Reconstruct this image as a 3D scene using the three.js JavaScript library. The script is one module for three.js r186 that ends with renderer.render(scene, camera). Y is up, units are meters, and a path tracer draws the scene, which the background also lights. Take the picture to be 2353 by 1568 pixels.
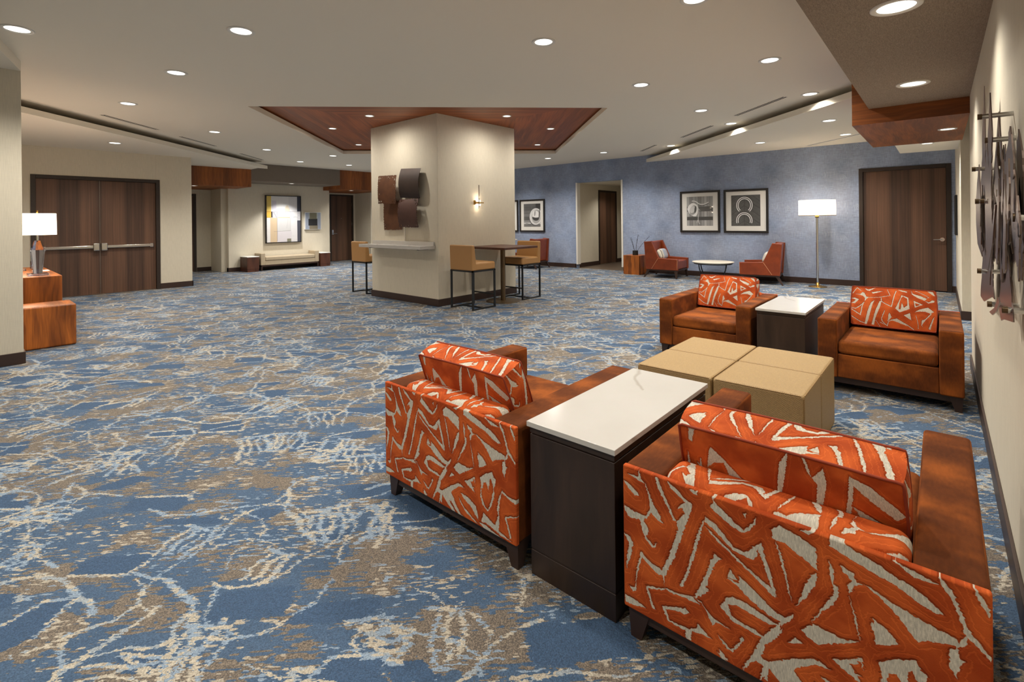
import * as THREE from 'three';
import { RoundedBoxGeometry } from 'three/addons/geometries/RoundedBoxGeometry.js';
import { mergeGeometries, toCreasedNormals } from 'three/addons/utils/BufferGeometryUtils.js';
import { RectAreaLightUniformsLib } from 'three/addons/lights/RectAreaLightUniformsLib.js';

// ---------------------------------------------------------------- camera, light, exposure
const scene = new THREE.Scene();
scene.background = new THREE.Color(0x000000);
const camera = new THREE.PerspectiveCamera(2 * Math.atan(784 / 1125) * 180 / Math.PI, 2353 / 1568, 0.05, 60);
camera.rotation.order = 'YXZ';
camera.position.set(0, 1.35, 0);
camera.rotation.set(0, -48.8 * Math.PI / 180, -0.0105);
camera.setViewOffset(2353, 1568, 0, 276.5, 2353, 1568);   // a lens shifted down, as architectural lenses are
const renderer = new THREE.WebGLRenderer({ antialias: true });
renderer.toneMapping = THREE.LinearToneMapping;
renderer.toneMappingExposure = 1.34;
renderer.shadowMap.enabled = true;
RectAreaLightUniformsLib.init();
const WARM = new THREE.Color().setRGB(1.0, 0.938, 0.842);
const COOL = new THREE.Color().setRGB(1.0, 0.97, 0.93);
const LAMP = new THREE.Color().setRGB(1.0, 0.84, 0.66);
const MAIN_LIGHT = 8.5, MAIN_ANGLE = 68 * Math.PI / 180;

// ---------------------------------------------------------------- helpers
let seedState = 12345;
function rnd() { seedState = (seedState + 0x6d2b79f5) | 0; let t = Math.imul(seedState ^ (seedState >>> 15), 1 | seedState); t = (t + Math.imul(t ^ (t >>> 7), 61 | t)) ^ t; return ((t ^ (t >>> 14)) >>> 0) / 4294967296; }
const rr = (a, b) => a + (b - a) * rnd();
function hash(x, y, s) { let h = Math.imul(x, 374761393) ^ Math.imul(y, 668265263) ^ Math.imul(s, 2246822519); h = Math.imul(h ^ (h >>> 13), 1274126177); h ^= h >>> 16; return (h >>> 0) / 4294967296; }
// value noise that repeats every px by py cells
function vn(x, y, px, py, s) {
  const xi = Math.floor(x), yi = Math.floor(y); let fx = x - xi, fy = y - yi;
  fx = fx * fx * (3 - 2 * fx); fy = fy * fy * (3 - 2 * fy);
  const x0 = ((xi % px) + px) % px, x1 = (x0 + 1) % px, y0 = ((yi % py) + py) % py, y1 = (y0 + 1) % py;
  const a = hash(x0, y0, s), b = hash(x1, y0, s), c = hash(x0, y1, s), d = hash(x1, y1, s);
  return a + (b - a) * fx + (c - a) * fy + (a - b - c + d) * fx * fy;
}
function fbm(u, v, cu, cv, oct, s) { let r = 0, a = 0.5, t = 0; for (let i = 0; i < oct; i++) { r += a * vn(u * cu, v * cv, cu, cv, s + i * 17); t += a; a *= 0.5; cu *= 2; cv *= 2; } return r / t; }
const smooth = (a, b, x) => { const t = Math.min(1, Math.max(0, (x - a) / (b - a))); return t * t * (3 - 2 * t); };
const hexRGB = (h) => [(h >> 16) & 255, (h >> 8) & 255, h & 255];
const mix3 = (a, b, t) => [a[0] + (b[0] - a[0]) * t, a[1] + (b[1] - a[1]) * t, a[2] + (b[2] - a[2]) * t];
function texFrom(w, h, f, srgb = true) {
  const d = new Uint8Array(w * h * 4);
  for (let y = 0; y < h; y++) for (let x = 0; x < w; x++) { const c = f(x, y), k = (y * w + x) * 4; d[k] = Math.max(0, Math.min(255, c[0])); d[k + 1] = Math.max(0, Math.min(255, c[1])); d[k + 2] = Math.max(0, Math.min(255, c[2])); d[k + 3] = 255; }
  const t = new THREE.DataTexture(d, w, h, THREE.RGBAFormat);
  t.wrapS = t.wrapT = THREE.RepeatWrapping; t.magFilter = THREE.LinearFilter; t.minFilter = THREE.LinearMipmapLinearFilter; t.generateMipmaps = true;
  if (srgb) t.colorSpace = THREE.SRGBColorSpace;
  t.needsUpdate = true; return t;
}
function texCanvas(w, h, draw) {
  const c = document.createElement('canvas'); c.width = w; c.height = h;
  draw(c.getContext('2d'), w, h);
  const t = new THREE.CanvasTexture(c); t.colorSpace = THREE.SRGBColorSpace; t.wrapS = t.wrapT = THREE.RepeatWrapping; return t;
}
const size = (t, w, h) => { t.repeat.set(1 / w, 1 / h); return t; };   // a texture laid out in metres
const std = (o) => new THREE.MeshStandardMaterial(o);
const phys = (o) => new THREE.MeshPhysicalMaterial(o);

function flat(g) { const n = g.index ? g.toNonIndexed() : g; for (const k of Object.keys(n.attributes)) if (!['position', 'normal', 'uv'].includes(k)) n.deleteAttribute(k); return n; }
function uvm(g0, turn = false) {   // uv in metres from the face's main direction; turn lays the grain the other way
  const g = flat(g0), p = g.attributes.position, uv = new Float32Array(p.count * 2), a = new THREE.Vector3(), b = new THREE.Vector3(), c = new THREE.Vector3();
  for (let i = 0; i < p.count; i += 3) {
    a.fromBufferAttribute(p, i); b.fromBufferAttribute(p, i + 1); c.fromBufferAttribute(p, i + 2);
    const n = b.clone().sub(a).cross(c.clone().sub(a)); const ax = Math.abs(n.x), ay = Math.abs(n.y), az = Math.abs(n.z);
    [a, b, c].forEach((q, k) => { let u, v; if (ax >= ay && ax >= az) { u = q.z; v = q.y; } else if (ay >= az) { u = q.x; v = q.z; } else { u = q.x; v = q.y; } if (turn) [u, v] = [v, u]; uv[(i + k) * 2] = u; uv[(i + k) * 2 + 1] = v; });
  }
  g.setAttribute('uv', new THREE.BufferAttribute(uv, 2)); return g;
}
// a box from its corner coordinates, edges rounded by r
function bx(x0, x1, y0, y1, z0, z1, r = 0, turn = false, seg = 2) {
  const w = x1 - x0, h = y1 - y0, d = z1 - z0;
  const g = r > 0 ? new RoundedBoxGeometry(w, h, d, seg, Math.min(r, w / 2.01, h / 2.01, d / 2.01)) : new THREE.BoxGeometry(w, h, d);
  g.translate((x0 + x1) / 2, (y0 + y1) / 2, (z0 + z1) / 2); return uvm(g, turn);
}
function cyl(r0, r1, h, x, y, z, n = 32) { const g = new THREE.CylinderGeometry(r1, r0, h, n); g.translate(x, y + h / 2, z); return flat(g); }
function bar(a, b, r, n = 10) {   // a round bar from point to point
  const A = new THREE.Vector3(...a), B = new THREE.Vector3(...b), g = new THREE.CylinderGeometry(r, r, A.distanceTo(B), n);
  g.applyQuaternion(new THREE.Quaternion().setFromUnitVectors(new THREE.Vector3(0, 1, 0), B.clone().sub(A).normalize())); g.translate((A.x + B.x) / 2, (A.y + B.y) / 2, (A.z + B.z) / 2); return flat(g);
}
function taper(x0, z0, w0, d0, y0, x1, z1, w1, d1, y1) {   // a straight leg between two rectangles given by their centres
  const P = []; for (const [x, z, w, d, y] of [[x0, z0, w0, d0, y0], [x1, z1, w1, d1, y1]]) P.push([x - w / 2, y, z - d / 2], [x + w / 2, y, z - d / 2], [x + w / 2, y, z + d / 2], [x - w / 2, y, z + d / 2]);
  return solid(P, [[0, 1, 2, 3], [7, 6, 5, 4], [0, 4, 5, 1], [1, 5, 6, 2], [2, 6, 7, 3], [3, 7, 4, 0]]);
}
function solid(P, quads) {   // flat-shaded solid from points and faces
  const v = []; for (const f of quads) for (let k = 1; k + 1 < f.length; k++) v.push(...P[f[0]], ...P[f[k]], ...P[f[k + 1]]);
  const g = new THREE.BufferGeometry(); g.setAttribute('position', new THREE.Float32BufferAttribute(v, 3)); g.computeVertexNormals(); return uvm(g);
}
function slabShape(pts, y0, y1, holes = []) {   // a horizontal plate from plan points [x, z]
  const s = new THREE.Shape(pts.map(([x, z]) => new THREE.Vector2(x, -z)));
  for (const h of holes) s.holes.push(new THREE.Path(h.map(([x, z]) => new THREE.Vector2(x, -z))));
  const g = new THREE.ExtrudeGeometry(s, { depth: y1 - y0, bevelEnabled: false }); g.rotateX(-Math.PI / 2); g.translate(0, y0, 0); return uvm(g);
}
function lathe(pts, n = 32) { return flat(new THREE.LatheGeometry(pts.map(([x, y]) => new THREE.Vector2(x, y)), n)); }
function sweep(pts, r, n = 24, closed = false, rad = 8) { return flat(new THREE.TubeGeometry(new THREE.CatmullRomCurve3(pts.map((p) => new THREE.Vector3(...p)), closed), n, r, rad, closed)); }
function place(g, x, y, z, ry = 0) { const c = g.clone(); if (ry) c.rotateY(ry); c.translate(x, y, z); return c; }

const taken = new Map();
function numbered(n) { const k = taken.get(n) || 0; taken.set(n, k + 1); return k ? n + '_' + String(k).padStart(3, '0') : n; }
function mesh(name, geos, mat, parent) {
  const g = Array.isArray(geos) ? (geos.length > 1 ? mergeGeometries(geos.map(flat)) : geos[0]) : geos;
  const m = new THREE.Mesh(g, mat); m.name = name; m.castShadow = m.receiveShadow = true; parent.add(m); return m;
}
function thing(name, label, category, [x, y, z] = [0, 0, 0], turn = 0, group) {
  const o = new THREE.Group(); o.name = numbered(name); o.position.set(x, y, z); o.rotation.y = turn; scene.add(o);
  o.userData = { label, category }; if (group) o.userData.group = group; return o;
}
function single(name, geos, mat, label, category, group) { const m = mesh(numbered(name), geos, mat, scene); m.userData = { label, category }; if (group) m.userData.group = group; return m; }
function struct(name, geos, mat, label, category) { const m = mesh(numbered(name), geos, mat, scene); m.userData = { kind: 'structure', label, category }; return m; }
function structGroup(name, label, category, [x, y, z] = [0, 0, 0], turn = 0) { const o = thing(name, label, category, [x, y, z], turn); o.userData.kind = 'structure'; return o; }
function copyOf(o, [x, y, z], turn, label) { const c = o.clone(); c.name = numbered(o.name.replace(/_\d\d\d$/, '')); c.position.set(x, y, z); c.rotation.y = turn; c.userData = { ...o.userData }; if (label) c.userData.label = label; scene.add(c); return c; }

// ---------------------------------------------------------------- materials
// carpet: slate blue cells, taupe patches, cream and pale blue cracks, all ragged along the weave; 4 m repeat
const CT = 3.3, CN = 2048;
const carpetTex = (() => {
  const c = document.createElement('canvas'); c.width = c.height = CN; const g = c.getContext('2d');
  g.fillStyle = '#000'; g.fillRect(0, 0, CN, CN); g.lineJoin = 'bevel'; g.lineCap = 'butt';
  const wrap = (f) => { for (const ox of [-CN, 0, CN]) for (const oy of [-CN, 0, CN]) { g.save(); g.translate(ox, oy); f(); g.restore(); } };
  const CREAM = '#ff0000', PALE = '#00ff00', DEEP = '#0000ff';
  // deep blue cells
  for (let i = 0; i < 84; i++) {
    const x = rr(0, CN), y = rr(0, CN), w = rr(60, 170), h = rr(40, 105), sk = rr(-40, 40);
    const p = [[-w / 2 + sk, -h / 2 + rr(-14, 14)], [w / 2 + sk, -h / 2 + rr(-14, 14)], [w / 2 + rr(0, 25), rr(-10, 10)], [w / 2 - sk, h / 2 + rr(-14, 14)], [-w / 2 - sk, h / 2 + rr(-14, 14)]];
    wrap(() => { g.fillStyle = DEEP; g.beginPath(); p.forEach(([a, b], k) => (k ? g.lineTo(x + a, y + b) : g.moveTo(x + a, y + b))); g.closePath(); g.fill(); });
    if (rnd() < 0.75) { const a = Math.floor(rr(0, 4)), n = 2 + Math.floor(rr(0, 3)); wrap(() => { g.strokeStyle = hash(i, 3, 9) < 0.5 ? CREAM : PALE; g.lineWidth = 6 + hash(i, 1, 4) * 9; g.beginPath(); for (let k = 0; k < n; k++) { const q = p[(a + k) % 5]; k ? g.lineTo(x + q[0], y + q[1]) : g.moveTo(x + q[0], y + q[1]); } g.stroke(); }); }
  }
  // cracks: angular walks
  for (let i = 0; i < 120; i++) {
    let x = rr(0, CN), y = rr(0, CN), ang = rnd() < 0.42 ? rr(-0.4, 0.4) : rr(0.9, 2.2); const pts = [[x, y]], n = 5 + Math.floor(rr(0, 9));
    for (let k = 0; k < n; k++) { ang += rr(-0.75, 0.75); const l = rr(18, 62); x += Math.cos(ang) * l * 1.2; y += Math.sin(ang) * l; pts.push([x, y]); }
    const pale = rnd();
    for (let k = 0; k + 1 < pts.length; k++) { const wd = rr(4, 11) * (i % 5 ? 1 : 1.8), col = rnd() < pale ? PALE : CREAM; wrap(() => { g.strokeStyle = col; g.lineWidth = wd; g.beginPath(); g.moveTo(...pts[k]); g.lineTo(...pts[k + 1]); g.stroke(); }); }
  }
  // combs: a few side by side wavering strokes joined at the ends
  for (let i = 0; i < 46; i++) {
    const cx = rr(0, CN), cy = rr(0, CN), ang = rnd() < 0.72 ? rr(1.1, 2.0) : rr(-0.35, 0.35), n = 3 + Math.floor(rr(0, 3)), len = rr(80, 190), gap = rr(20, 32), ca = Math.cos(ang), sa = Math.sin(ang);
    const q = (t, s) => [cx + ca * t - sa * s, cy + sa * t + ca * s];
    for (let k = 0; k < n; k++) { const w = rr(7, 16), ph = rr(0, 6), l0 = -len * rr(0.35, 0.6), l1 = len * rr(0.35, 0.6), pts = []; for (let t = 0; t <= 6; t++) pts.push(q(l0 + (l1 - l0) * t / 6, (k - n / 2) * gap + Math.sin(t * 1.3 + ph) * 7)); const col = rnd() < 0.5 ? PALE : CREAM; wrap(() => { g.strokeStyle = col; g.lineWidth = w; g.beginPath(); pts.forEach((p, j) => (j ? g.lineTo(...p) : g.moveTo(...p))); g.stroke(); }); }
    const e0 = q(len * 0.4, -n * gap * 0.5), e1 = q(len * 0.5, n * gap * 0.45); wrap(() => { g.strokeStyle = PALE; g.lineWidth = 12; g.beginPath(); g.moveTo(...e0); g.lineTo(...e1); g.stroke(); });
  }
  const M = g.getImageData(0, 0, CN, CN).data;
  const BLUE = [66, 90, 118], BLUE2 = [76, 98, 124], DARK = [62, 86, 115], TAUPE = [134, 122, 108], TAUPE2 = [98, 91, 84], CR = [182, 174, 158], PA = [138, 156, 174];
  return texFrom(CN, CN, (x, y) => {
    const u = x / CN, v = y / CN;
    const jag = (vn(u * 200, v * 640, 200, 640, 5) - 0.5) * 15 + (vn(u * 420, v * 1024, 420, 1024, 6) - 0.5) * 8;
    const sx = ((Math.round(x + jag) % CN) + CN) % CN, sy = ((Math.round(y + (vn(u * 512, v * 512, 512, 512, 8) - 0.5) * 5) % CN) + CN) % CN, k = (sy * CN + sx) * 4;
    const ju = u + jag / CN * 1.6;
    const tp = fbm(ju, v, 18, 30, 3, 21) * 0.72 + vn(u * 110, v * 520, 110, 520, 31) * 0.28;
    let c = mix3(BLUE, BLUE2, fbm(u, v, 30, 60, 2, 77));
    const inDeep = M[k + 2] > 128;
    if (inDeep) c = DARK; else if (tp > 0.505) c = mix3(TAUPE2, TAUPE, smooth(0.25, 0.75, hash(x >> 1, y >> 1, 3)));
    const fleck = vn(u * 64, v * 260, 64, 260, 41) * 0.6 + vn(u * 170, v * 620, 170, 620, 42) * 0.4;
    if (!inDeep && fleck > 0.70 && fbm(u, v, 9, 12, 2, 51) > 0.47) c = mix3(CR, TAUPE, 0.18);
    if (!inDeep && fleck < 0.275 && fbm(u, v, 10, 14, 2, 61) > 0.5) c = PA;
    const broken = vn(u * 150, v * 560, 150, 560, 71);
    if (M[k] > 128 && broken > 0.2) c = vn(u * 120, v * 160, 120, 160, 72) > 0.62 ? mix3(PA, CR, 0.35) : CR;
    else if (M[k + 1] > 128 && broken > 0.12) c = vn(u * 90, v * 300, 90, 300, 73) > 0.63 ? CR : PA;
    const yarn = 0.84 + 0.3 * hash(x >> 1, y >> 1, 99) * (0.7 + 0.3 * hash(x, y, 98));
    return [c[0] * yarn, c[1] * yarn, c[2] * yarn];
  });
})();
const pileTex = texFrom(512, 512, (x, y) => { const n = 255 * (0.55 * hash(x >> 1, y >> 1, 7) + 0.45 * vn(x / 6, y / 6, 86, 86, 8)); return [n, n, n]; }, false);
pileTex.repeat.set(4, 4);
const carpetMat = std({ map: carpetTex, roughness: 0.97, bumpMap: pileTex, bumpScale: 0.004 });

function woodTex(w, h, dark, light, s, cu, cv, figure = 1) {   // grain runs along v
  return texFrom(w, h, (x, y) => {
    const u = x / w, v = y / h, bend = (fbm(u, v, 4, 2, 3, s + 5) - 0.5) * 0.14 * figure;
    const a = fbm(u + bend, v, cu, cv, 4, s), f = fbm(u + bend, v, cu * 8, cv * 2, 2, s + 50), p = fbm(u, v, 128, 12, 1, s + 90);
    const t = smooth(0.18, 0.82, a) * 0.72 + (f - 0.5) * 0.55 + 0.14 + (p - 0.5) * 0.12; return mix3(dark, light, Math.max(0, Math.min(1, t)));
  });
}
const teakTex = size(woodTex(1024, 1024, [108, 56, 16], [192, 108, 38], 300, 10, 2), 0.9, 0.9);
const cofferTex = size(woodTex(1024, 1024, [124, 62, 24], [186, 102, 44], 340, 26, 2, 0.5), 1.3, 2.2);
const soffitWoodTex = size(woodTex(1024, 1024, [110, 58, 20], [180, 104, 42], 380, 12, 2, 1.2), 0.8, 1.3);
const doorTex = size(woodTex(1024, 1024, [66, 46, 35], [112, 80, 60], 420, 9, 1, 0.2), 1.0, 2.6);
const espressoTex = size(woodTex(512, 512, [40, 28, 21], [62, 45, 35], 460, 8, 2, 1.5), 0.8, 0.8);
const walnutTex = size(woodTex(512, 512, [66, 36, 24], [96, 56, 38], 480, 12, 2, 0.8), 0.6, 0.8);
const M = {};
M.teak = std({ map: teakTex, roughness: 0.42 });
M.cofferWood = std({ map: cofferTex, roughness: 0.5 });
M.soffitWood = std({ map: soffitWoodTex, roughness: 0.5 });
M.door = std({ map: doorTex, roughness: 0.5 });
M.frame = std({ color: 0x30241c, roughness: 0.5 });
M.base = std({ color: 0x3a2922, roughness: 0.45 });
M.espresso = std({ map: espressoTex, roughness: 0.42 });
M.walnut = std({ map: walnutTex, roughness: 0.45 });
const weaveTex = size(texFrom(512, 512, (x, y) => { const n = 0.5 * vn(x / 1.6, y / 60, 320, 9, 11) + 0.3 * vn(x / 3, y / 110, 171, 5, 12) + 0.2 * vn(x / 40, y / 2, 13, 256, 13), k = 0.955 + 0.09 * n; return [250 * k, 248 * k, 243 * k]; }), 0.5, 0.5);
M.wall = std({ color: 0xdcd5c5, map: weaveTex, roughness: 0.85 });

M.ceiling = std({ color: 0xf0e8d7, roughness: 0.9 });
M.soffitFabric = std({ color: 0xa8998a, roughness: 0.9, map: size(texFrom(512, 512, (x, y) => { const n = 0.6 * hash(x >> 1, y >> 3, 5) + 0.4 * vn(x / 3, y / 24, 171, 22, 6), k = 0.8 + 0.3 * n; return [235 * k, 232 * k, 226 * k]; }), 0.5, 0.5) });
M.darkSoffit = std({ color: 0x80766c, roughness: 0.9, map: weaveTex });
M.tile = std({ color: 0x62554a, roughness: 0.4, map: weaveTex });

// blue wallpaper: linen ground with scattered hand-drawn pale strokes, 1.2 m repeat
M.blueWall = std({ roughness: 0.88, map: size(texCanvas(1024, 1024, (g, w, h) => {
  const im = g.createImageData(w, h);
  for (let y = 0; y < h; y++) for (let x = 0; x < w; x++) { const u = x / w, v = y / h, n = fbm(u, v, 3, 3, 4, 900), a = vn(u * 22, v * 420, 22, 420, 901), b = vn(u * 420, v * 26, 420, 26, 902), k = 0.80 + 0.22 * n + 0.16 * (a - 0.5) + 0.13 * (b - 0.5), c = mix3([148, 164, 194], [164, 175, 200], fbm(u, v, 4, 4, 2, 905)), i = (y * w + x) * 4; im.data[i] = c[0] * k; im.data[i + 1] = c[1] * k; im.data[i + 2] = c[2] * k; im.data[i + 3] = 255; }
  g.putImageData(im, 0, 0); g.lineCap = 'round';
  const line = (p, a, lw) => { for (const ox of [-w, 0, w]) for (const oy of [-h, 0, h]) { g.strokeStyle = 'rgba(226,226,222,' + a + ')'; g.lineWidth = lw; g.beginPath(); p.forEach(([x, y], k) => (k ? g.lineTo(x + ox, y + oy) : g.moveTo(x + ox, y + oy))); g.stroke(); } };
  for (let m = 0; m < 4; m++) {
    const cx = (m % 2) * 512 + (m > 1 ? 236 : 40), cy = (m >> 1) * 512 + 120;
    for (let k = 0; k < 5; k++) { const x = cx + k * 42 + rr(-5, 5); line([[x, cy + rr(-8, 8)], [x + rr(6, 14), cy + 32], [x + rr(-4, 6), cy + rr(88, 110)]], rr(0.28, 0.5), rr(2, 3.2)); }
    line([[cx - 30, cy + 50], [cx - 20, cy + 10], [cx + 10, cy]], 0.3, 2); line([[cx - 36, cy - 60], [cx - 40, cy + 30], [cx - 10, cy + 90]], 0.28, 2);
    for (let k = 0; k < 4; k++) line([[cx + 210 + k * 16, cy + 60 - k * 5], [cx + 240 + k * 24, cy + 150 - k * 12]], rr(0.3, 0.5), rr(2, 3.4));
    line([[cx - 40, cy + 120], [cx + 90, cy + 150], [cx + 175, cy + 172], [cx + 180, cy + 186]], 0.38, 2.2);
    for (let k = 0; k < 6; k++) { const y = cy + 190 + k * 24 + rr(-6, 6), x = cx - 60 + rr(-60, 120); line([[x, y + rr(-10, 10)], [x + rr(120, 200), y + rr(-8, 6)], [x + rr(240, 330), y + rr(-20, 14)]], rr(0.16, 0.34), rr(1.5, 2.4)); }
    for (let k = 0; k < 4; k++) { const x = cx + rr(0, 300), y = cy + rr(170, 340); line([[x, y], [x + rr(-30, 10), y + rr(30, 56)]], 0.28, 2); }
    line([[cx + 330, cy - 20], [cx + 318, cy + 30], [cx + 332, cy + 80]], 0.35, 2.4);
  }
  for (let k = 0; k < 40; k++) { const x = rr(0, w), y = rr(0, h); line([[x, y], [x + rr(-50, 50), y + rr(-8, 8)]], rr(0.08, 0.2), rr(1, 2)); }
}), 1.2, 1.2) });

// upholstery
const velvetMap = (a, b, s) => size(texFrom(512, 512, (x, y) => { const u = x / 512, v = y / 512, n = fbm(u, v, 4, 5, 4, s), f = hash(x, y, s + 1), st = vn(u * 128, v * 40, 128, 40, s + 2); return mix3(a, b, Math.max(0, Math.min(1, smooth(0.22, 0.78, n) * 0.8 + 0.1 + (f - 0.5) * 0.12 + (st - 0.5) * 0.14))); }), 0.7, 0.7);
M.velvet = phys({ map: velvetMap([78, 38, 13], [156, 84, 30], 510), roughness: 0.85, specularIntensity: 0.35, sheen: 0.3, sheenRoughness: 0.45, sheenColor: new THREE.Color().setRGB(0.4, 0.2, 0.07) });
function pattern(w, h, gaps, islands, lines, s) {   // orange cut velvet bands on a pale woven ground
  const c = document.createElement('canvas'); c.width = w; c.height = h; const g = c.getContext('2d'); g.fillStyle = '#000'; g.fillRect(0, 0, w, h);
  const poly = (p, col) => { g.fillStyle = col; g.beginPath(); for (let k = 0; k < p.length; k += 2) { const x = p[k] / 1000 * w, y = p[k + 1] / 1000 * h; k ? g.lineTo(x, y) : g.moveTo(x, y); } g.closePath(); g.fill(); };
  gaps.forEach((p) => poly(p, '#fff')); islands.forEach((p) => poly(p, '#000')); g.strokeStyle = '#fff'; g.lineJoin = 'round';
  lines.forEach(([lw, ...p]) => { g.lineWidth = lw / 1000 * w; g.beginPath(); for (let k = 0; k < p.length; k += 2) { const x = p[k] / 1000 * w, y = p[k + 1] / 1000 * h; k ? g.lineTo(x, y) : g.moveTo(x, y); } g.stroke(); });
  const D = g.getImageData(0, 0, w, h).data, at = (x, y) => D[((Math.max(0, Math.min(h - 1, y))) * w + Math.max(0, Math.min(w - 1, x))) * 4] > 128;
  // distance to the nearest gap, for the embossed line that follows every band
  const near = new Float32Array(w * h).fill(1e3); const R = 1e3;
  for (let y = 0; y < h; y++) for (let x = 0; x < w; x++) { const i = y * w + x; if (at(x, y)) near[i] = 0; else { if (x) near[i] = Math.min(near[i], near[i - 1] + 1); if (y) { near[i] = Math.min(near[i], near[i - w] + 1, x ? near[i - w - 1] + 1.41 : R, x < w - 1 ? near[i - w + 1] + 1.41 : R); } } }
  for (let y = h - 1; y >= 0; y--) for (let x = w - 1; x >= 0; x--) { const i = y * w + x; if (x < w - 1) near[i] = Math.min(near[i], near[i + 1] + 1); if (y < h - 1) near[i] = Math.min(near[i], near[i + w] + 1, x ? near[i + w - 1] + 1.41 : R, x < w - 1 ? near[i + w + 1] + 1.41 : R); }
  const jit = (x, y) => [Math.round(x + (vn(x / 9, y / 5, 4096, 4096, s) - 0.5) * 6), Math.round(y + (vn(x / 8, y / 8, 4096, 4096, s + 1) - 0.5) * 5)];
  const unit = w / 1024;
  const map = texFrom(w, h, (x, y) => {
    const fy = h - 1 - y, [jx, jy] = jit(x, fy); if (at(jx, jy)) { const k = 0.86 + 0.2 * vn(x / 2, fy / 9, 4096, 4096, s + 2) + 0.06 * hash(x, fy, 4); return [206 * k, 199 * k, 184 * k]; }
    const d = near[Math.max(0, Math.min(h - 1, jy)) * w + Math.max(0, Math.min(w - 1, jx))] / unit;
    const n = fbm(x / w, fy / h, 9, 6, 4, s + 3), f = hash(x, fy, s + 5); let t = smooth(0.2, 0.8, n) * 0.75 + 0.12 + (f - 0.5) * 0.1; if (d > 15 && d < 18.5) t += 0.28; if (d < 4) t -= 0.18;
    return mix3([156, 60, 22], [216, 104, 46], Math.max(0, Math.min(1, t)));
  });
  const bump = texFrom(w, h, (x, y) => { const fy = h - 1 - y, [jx, jy] = jit(x, fy); const d = near[Math.max(0, Math.min(h - 1, jy)) * w + Math.max(0, Math.min(w - 1, jx))] / unit; let n = smooth(0, 7, d) * 215; if (d > 15 && d < 18.5) n -= 30; n += 22 * hash(x, fy, 6); return [n, n, n]; }, false);
  for (const t of [map, bump]) t.wrapS = t.wrapT = THREE.MirroredRepeatWrapping;
  return phys({ map, bumpMap: bump, bumpScale: 0.003, roughness: 0.8, specularIntensity: 0.35, sheen: 0.25, sheenRoughness: 0.5, sheenColor: new THREE.Color().setRGB(0.4, 0.15, 0.06) });
}
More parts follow.
